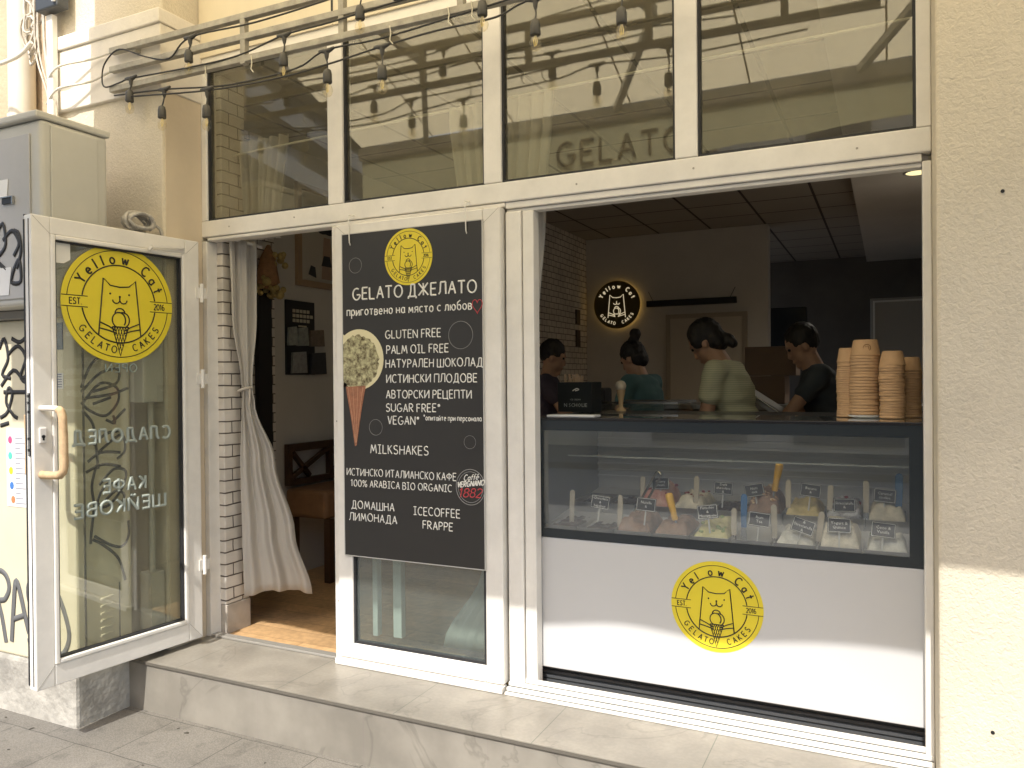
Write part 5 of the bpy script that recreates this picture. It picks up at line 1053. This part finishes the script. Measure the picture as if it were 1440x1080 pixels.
def person(label, base, face, lean, bow, arms, shirt, trousers, hair, hgt=1.66, skin=SKIN, turn=0):
    """local frame: +y ahead, +x to the right; arms: ((elbow), (wrist)) right then left, as offsets from the shoulder"""
    k = hgt/1.66; rot = Matrix.Rotation(face, 4, 'Z'); T = Matrix.Translation((*base, 0)) @ rot
    p = thing('person', label, 'person', (*base, 0)); L = lambda v: T @ (Vector(v)*k)
    up = Vector((0, math.sin(lean), math.cos(lean))); P = Vector((0, 0, .90)); Ch = P+up*.30; Nk = P+up*.52
    hd_ = Vector((math.sin(turn)*.3, math.sin(bow), math.cos(bow))).normalized(); H = Nk+up*.015+hd_*.118
    rl = (rot @ Matrix.Rotation(-lean, 4, 'X')).to_3x3(); rh = (rot @ Matrix.Rotation(-turn, 4, 'Z') @ Matrix.Rotation(-bow, 4, 'X')).to_3x3()
    B = MB(); hl = lambda v: L(H)+rh @ (Vector(v)*k)
    B.ball(L(P), tuple(k*q for q in (.160, .112, .13)), 16, 10, rl); B.ball(L(P+up*.16), tuple(k*q for q in (.135, .098, .15)), 16, 10, rl); B.ball(L(Ch+up*.04), tuple(k*q for q in (.158, .108, .17)), 16, 10, rl)
    B.cap(L(Nk-up*.05), L(H-hd_*.05), .066*k, .057*k)
    B.ball(hl((0, -.008, .02)), tuple(k*q for q in (.074, .094, .10)), 18, 12, rh); B.ball(hl((0, .022, -.045)), tuple(k*q for q in (.058, .066, .075)), 16, 10, rh)
    B.ball(hl((0, .068, -.10)), .024*k, 10, 7); B.cap(hl((0, .082, .01)), hl((0, .096, -.030)), .009*k, .013*k, 8); B.ball(hl((0, .088, -.066)), tuple(k*q for q in (.022, .012, .010)), 8, 6, rh); B.ball(hl((0, .075, .03)), tuple(k*q for q in (.05, .018, .012)), 8, 6, rh)
    for sx in (-1, 1): B.ball(hl((sx*.074, -.005, -.015)), tuple(k*q for q in (.010, .018, .030)), 8, 6, rh)
    S = MB(); legs = MB()
    S.ball(L(P+up*.02), tuple(k*q for q in (.172, .125, .13)), 16, 10, rl); S.ball(L(P+up*.17), tuple(k*q for q in (.15, .113, .16)), 16, 10, rl); S.ball(L(Ch+up*.045), tuple(k*q for q in (.176, .128, .185)), 16, 10, rl)
    for sx, (el, wr) in ((1, arms[0]), (-1, arms[1])):
        sh = Nk-up*.065+Vector((sx*.172, 0, 0)); e = sh+Vector(el); w_ = e+Vector(wr)
        B.cap(L(sh), L(e), .046*k, .038*k); B.cap(L(e), L(w_), .038*k, .026*k)
        d = (w_-e).normalized(); sd = d.cross(Vector((0, 0, 1))); sd = sd.normalized() if sd.length > .1 else Vector((1, 0, 0)); pm = w_+d*.045
        B.ball(L(pm), tuple(k*q for q in (.036, .036, .036)), 10, 7); B.cap(L(w_), L(pm), .026*k, .034*k)
        nn = d.cross(sd)
        for i in range(4):
            b0 = pm+d*.03+sd*(i-1.5)*.019; l_ = (.034, .04, .038, .03)[i]; b1 = b0+d*l_-nn*.008; b2 = b1+(d-nn*.8).normalized()*l_*.8; B.cap(L(b0), L(b1), .0095*k, .009*k, 7); B.cap(L(b1), L(b2), .009*k, .0078*k, 7)
        t0 = w_+d*.02+sd*.028; B.cap(L(t0), L(t0+sd*.02+d*.03), .011*k, .010*k, 7); B.cap(L(t0+sd*.02+d*.03), L(t0+sd*.022+d*.06-nn*.006), .010*k, .0085*k, 7)
        S.ball(L(sh), .070*k, 14, 10); S.cap(L(sh-Vector((sx*.06, 0, 0))), L(sh), .07*k, .068*k); S.cap(L(sh), L(sh+Vector(el)*.46), .067*k, .062*k)
        hip = P+Vector((sx*.085, 0, -.03)); kn = Vector((sx*.095, .02, .48)); an = Vector((sx*.095, -.02, .085))
        B.cap(L(hip), L(kn), .080*k, .054*k); B.cap(L(kn), L(an), .052*k, .035*k); B.cap(L((sx*.095, -.04, .035)), L((sx*.10, .12, .03)), .034*k, .030*k)
        legs.cap(L(hip), L(kn), .094*k, .066*k); legs.cap(L(kn), L(an+Vector((0, 0, .02))), .064*k, .056*k)
    legs.ball(L(P-up*.02), tuple(k*q for q in (.168, .122, .11)), 14, 9, rl)
    S.cap(L(Nk-up*.075), L(Nk-up*.03), .072*k, .058*k)
    bd_ = remesh(B, .0085).build('body', skin, p); folded(remesh(S, .011, 6)).build('shirt', shirt, p); remesh(legs, .014, 2).build('trousers', trousers, p)
    E_ = MB()
    for sx in (-1, 1): E_.ball(hl((sx*.030, .077, .012)), .010*k, 8, 6)
    E_.build('eyes', mat('eye_dark', (.03, .02, .015), .2), bd_)
    Hm = MB(); Hm.ball(hl((0, -.022, .040)), tuple(k*q for q in (.084, .098, .098)), 20, 12, rh); Hm.ball(hl((0, -.05, -.02 if hair != 'short' else .005)), tuple(k*q for q in ((.077, .066, .078) if hair != 'short' else (.074, .058, .062))), 16, 10, rh)
    if hair == 'low_bun':
        for sx in (-1, 1): Hm.ball(hl((sx*.062, .012, .030)), tuple(k*q for q in (.024, .05, .052)), 10, 7, rh)
        Hm.cap(hl((0, -.08, -.03)), hl((0, -.105, -.07)), .036*k, .034*k); Hm.ball(hl((0, -.108, -.088)), tuple(k*q for q in (.038, .030, .042)), 14, 9, rh)
    elif hair == 'top_bun': Hm.cap(hl((0, -.07, .11)), hl((0, -.105, .135)), .035*k, .038*k); Hm.ball(hl((0, -.11, .145)), .044*k, 12, 8)
    hm = remesh(Hm, .0075, 1); nv = []
    for q in hm.v:
        v_ = Vector(q); nv.append(tuple(v_+(v_-hl((0, -.02, .02))).normalized()*(.006*noise.noise(Vector((v_.x*70, v_.y*70, v_.z*16)))+.004*noise.noise(v_*34))))
    hm.v = nv; hm.build('hair', HAIR, p)
    return p
def striped(name, a, b):
    m = mat(name, a, .85); nt = m.node_tree; tc = nt.nodes.new('ShaderNodeTexCoord'); sp = nt.nodes.new('ShaderNodeSeparateXYZ'); nt.links.new(tc.outputs['Object'], sp.inputs[0])
    mu = nt.nodes.new('ShaderNodeMath'); mu.operation = 'MULTIPLY'; mu.inputs[1].default_value = 2*PI/.0125; nt.links.new(sp.outputs[2], mu.inputs[0])
    si = nt.nodes.new('ShaderNodeMath'); si.operation = 'SINE'; nt.links.new(mu.outputs[0], si.inputs[0]); rp = nt.nodes.new('ShaderNodeMapRange'); rp.inputs[1].default_value = -.2; rp.inputs[2].default_value = .5; nt.links.new(si.outputs[0], rp.inputs[0])
    mx = nt.nodes.new('ShaderNodeMix'); mx.data_type = 'RGBA'; mx.inputs['A'].default_value = (*a, 1); mx.inputs['B'].default_value = (*b, 1); nt.links.new(rp.outputs[0], mx.inputs['Factor']); nt.links.new(mx.outputs['Result'], nt.nodes['Principled BSDF'].inputs['Base Color']); return m
JEAN = mat('dark_trousers', (.03, .032, .04), .8)
person('black haired woman with a low bun bending over the counter in green stripes', (-.735, 1.55), R_(84), R_(17), R_(40), (((.03, .10, -.26), (-.03, .20, -.10)), ((-.02, .05, -.27), (.04, .17, -.12))), striped('striped_shirt', (.44, .47, .33), (.58, .58, .44)), JEAN, 'low_bun', 1.78)
person('woman with a top bun in a teal shirt working behind, under the lit sign', (-1.56, 2.48), R_(75), R_(12), R_(30), (((.04, .08, -.26), (-.05, .2, -.08)), ((-.04, .08, -.26), (.05, .2, -.08))), mat('teal_shirt', (.06, .13, .14), .85), JEAN, 'top_bun', 1.685)
person('man in a dark slate shirt bending over at the right behind the counter', (-.28, 2.15), R_(100), R_(16), R_(30), (((.04, .10, -.25), (-.03, .20, -.12)), ((-.03, .17, -.22), (.0, .17, -.19))), mat('slate_shirt', (.045, .055, .065), .85), JEAN, 'short', 1.75)
person('dim figure in a purple grey top at the far left edge of the hatch', (-2.42, 2.35), R_(-70), R_(8), R_(18), (((.04, .14, -.23), (-.02, .22, -.10)), ((-.04, .10, -.25), (.02, .2, -.1))), mat('purple_grey_shirt', (.055, .045, .07), .85), JEAN, 'short', 1.69)
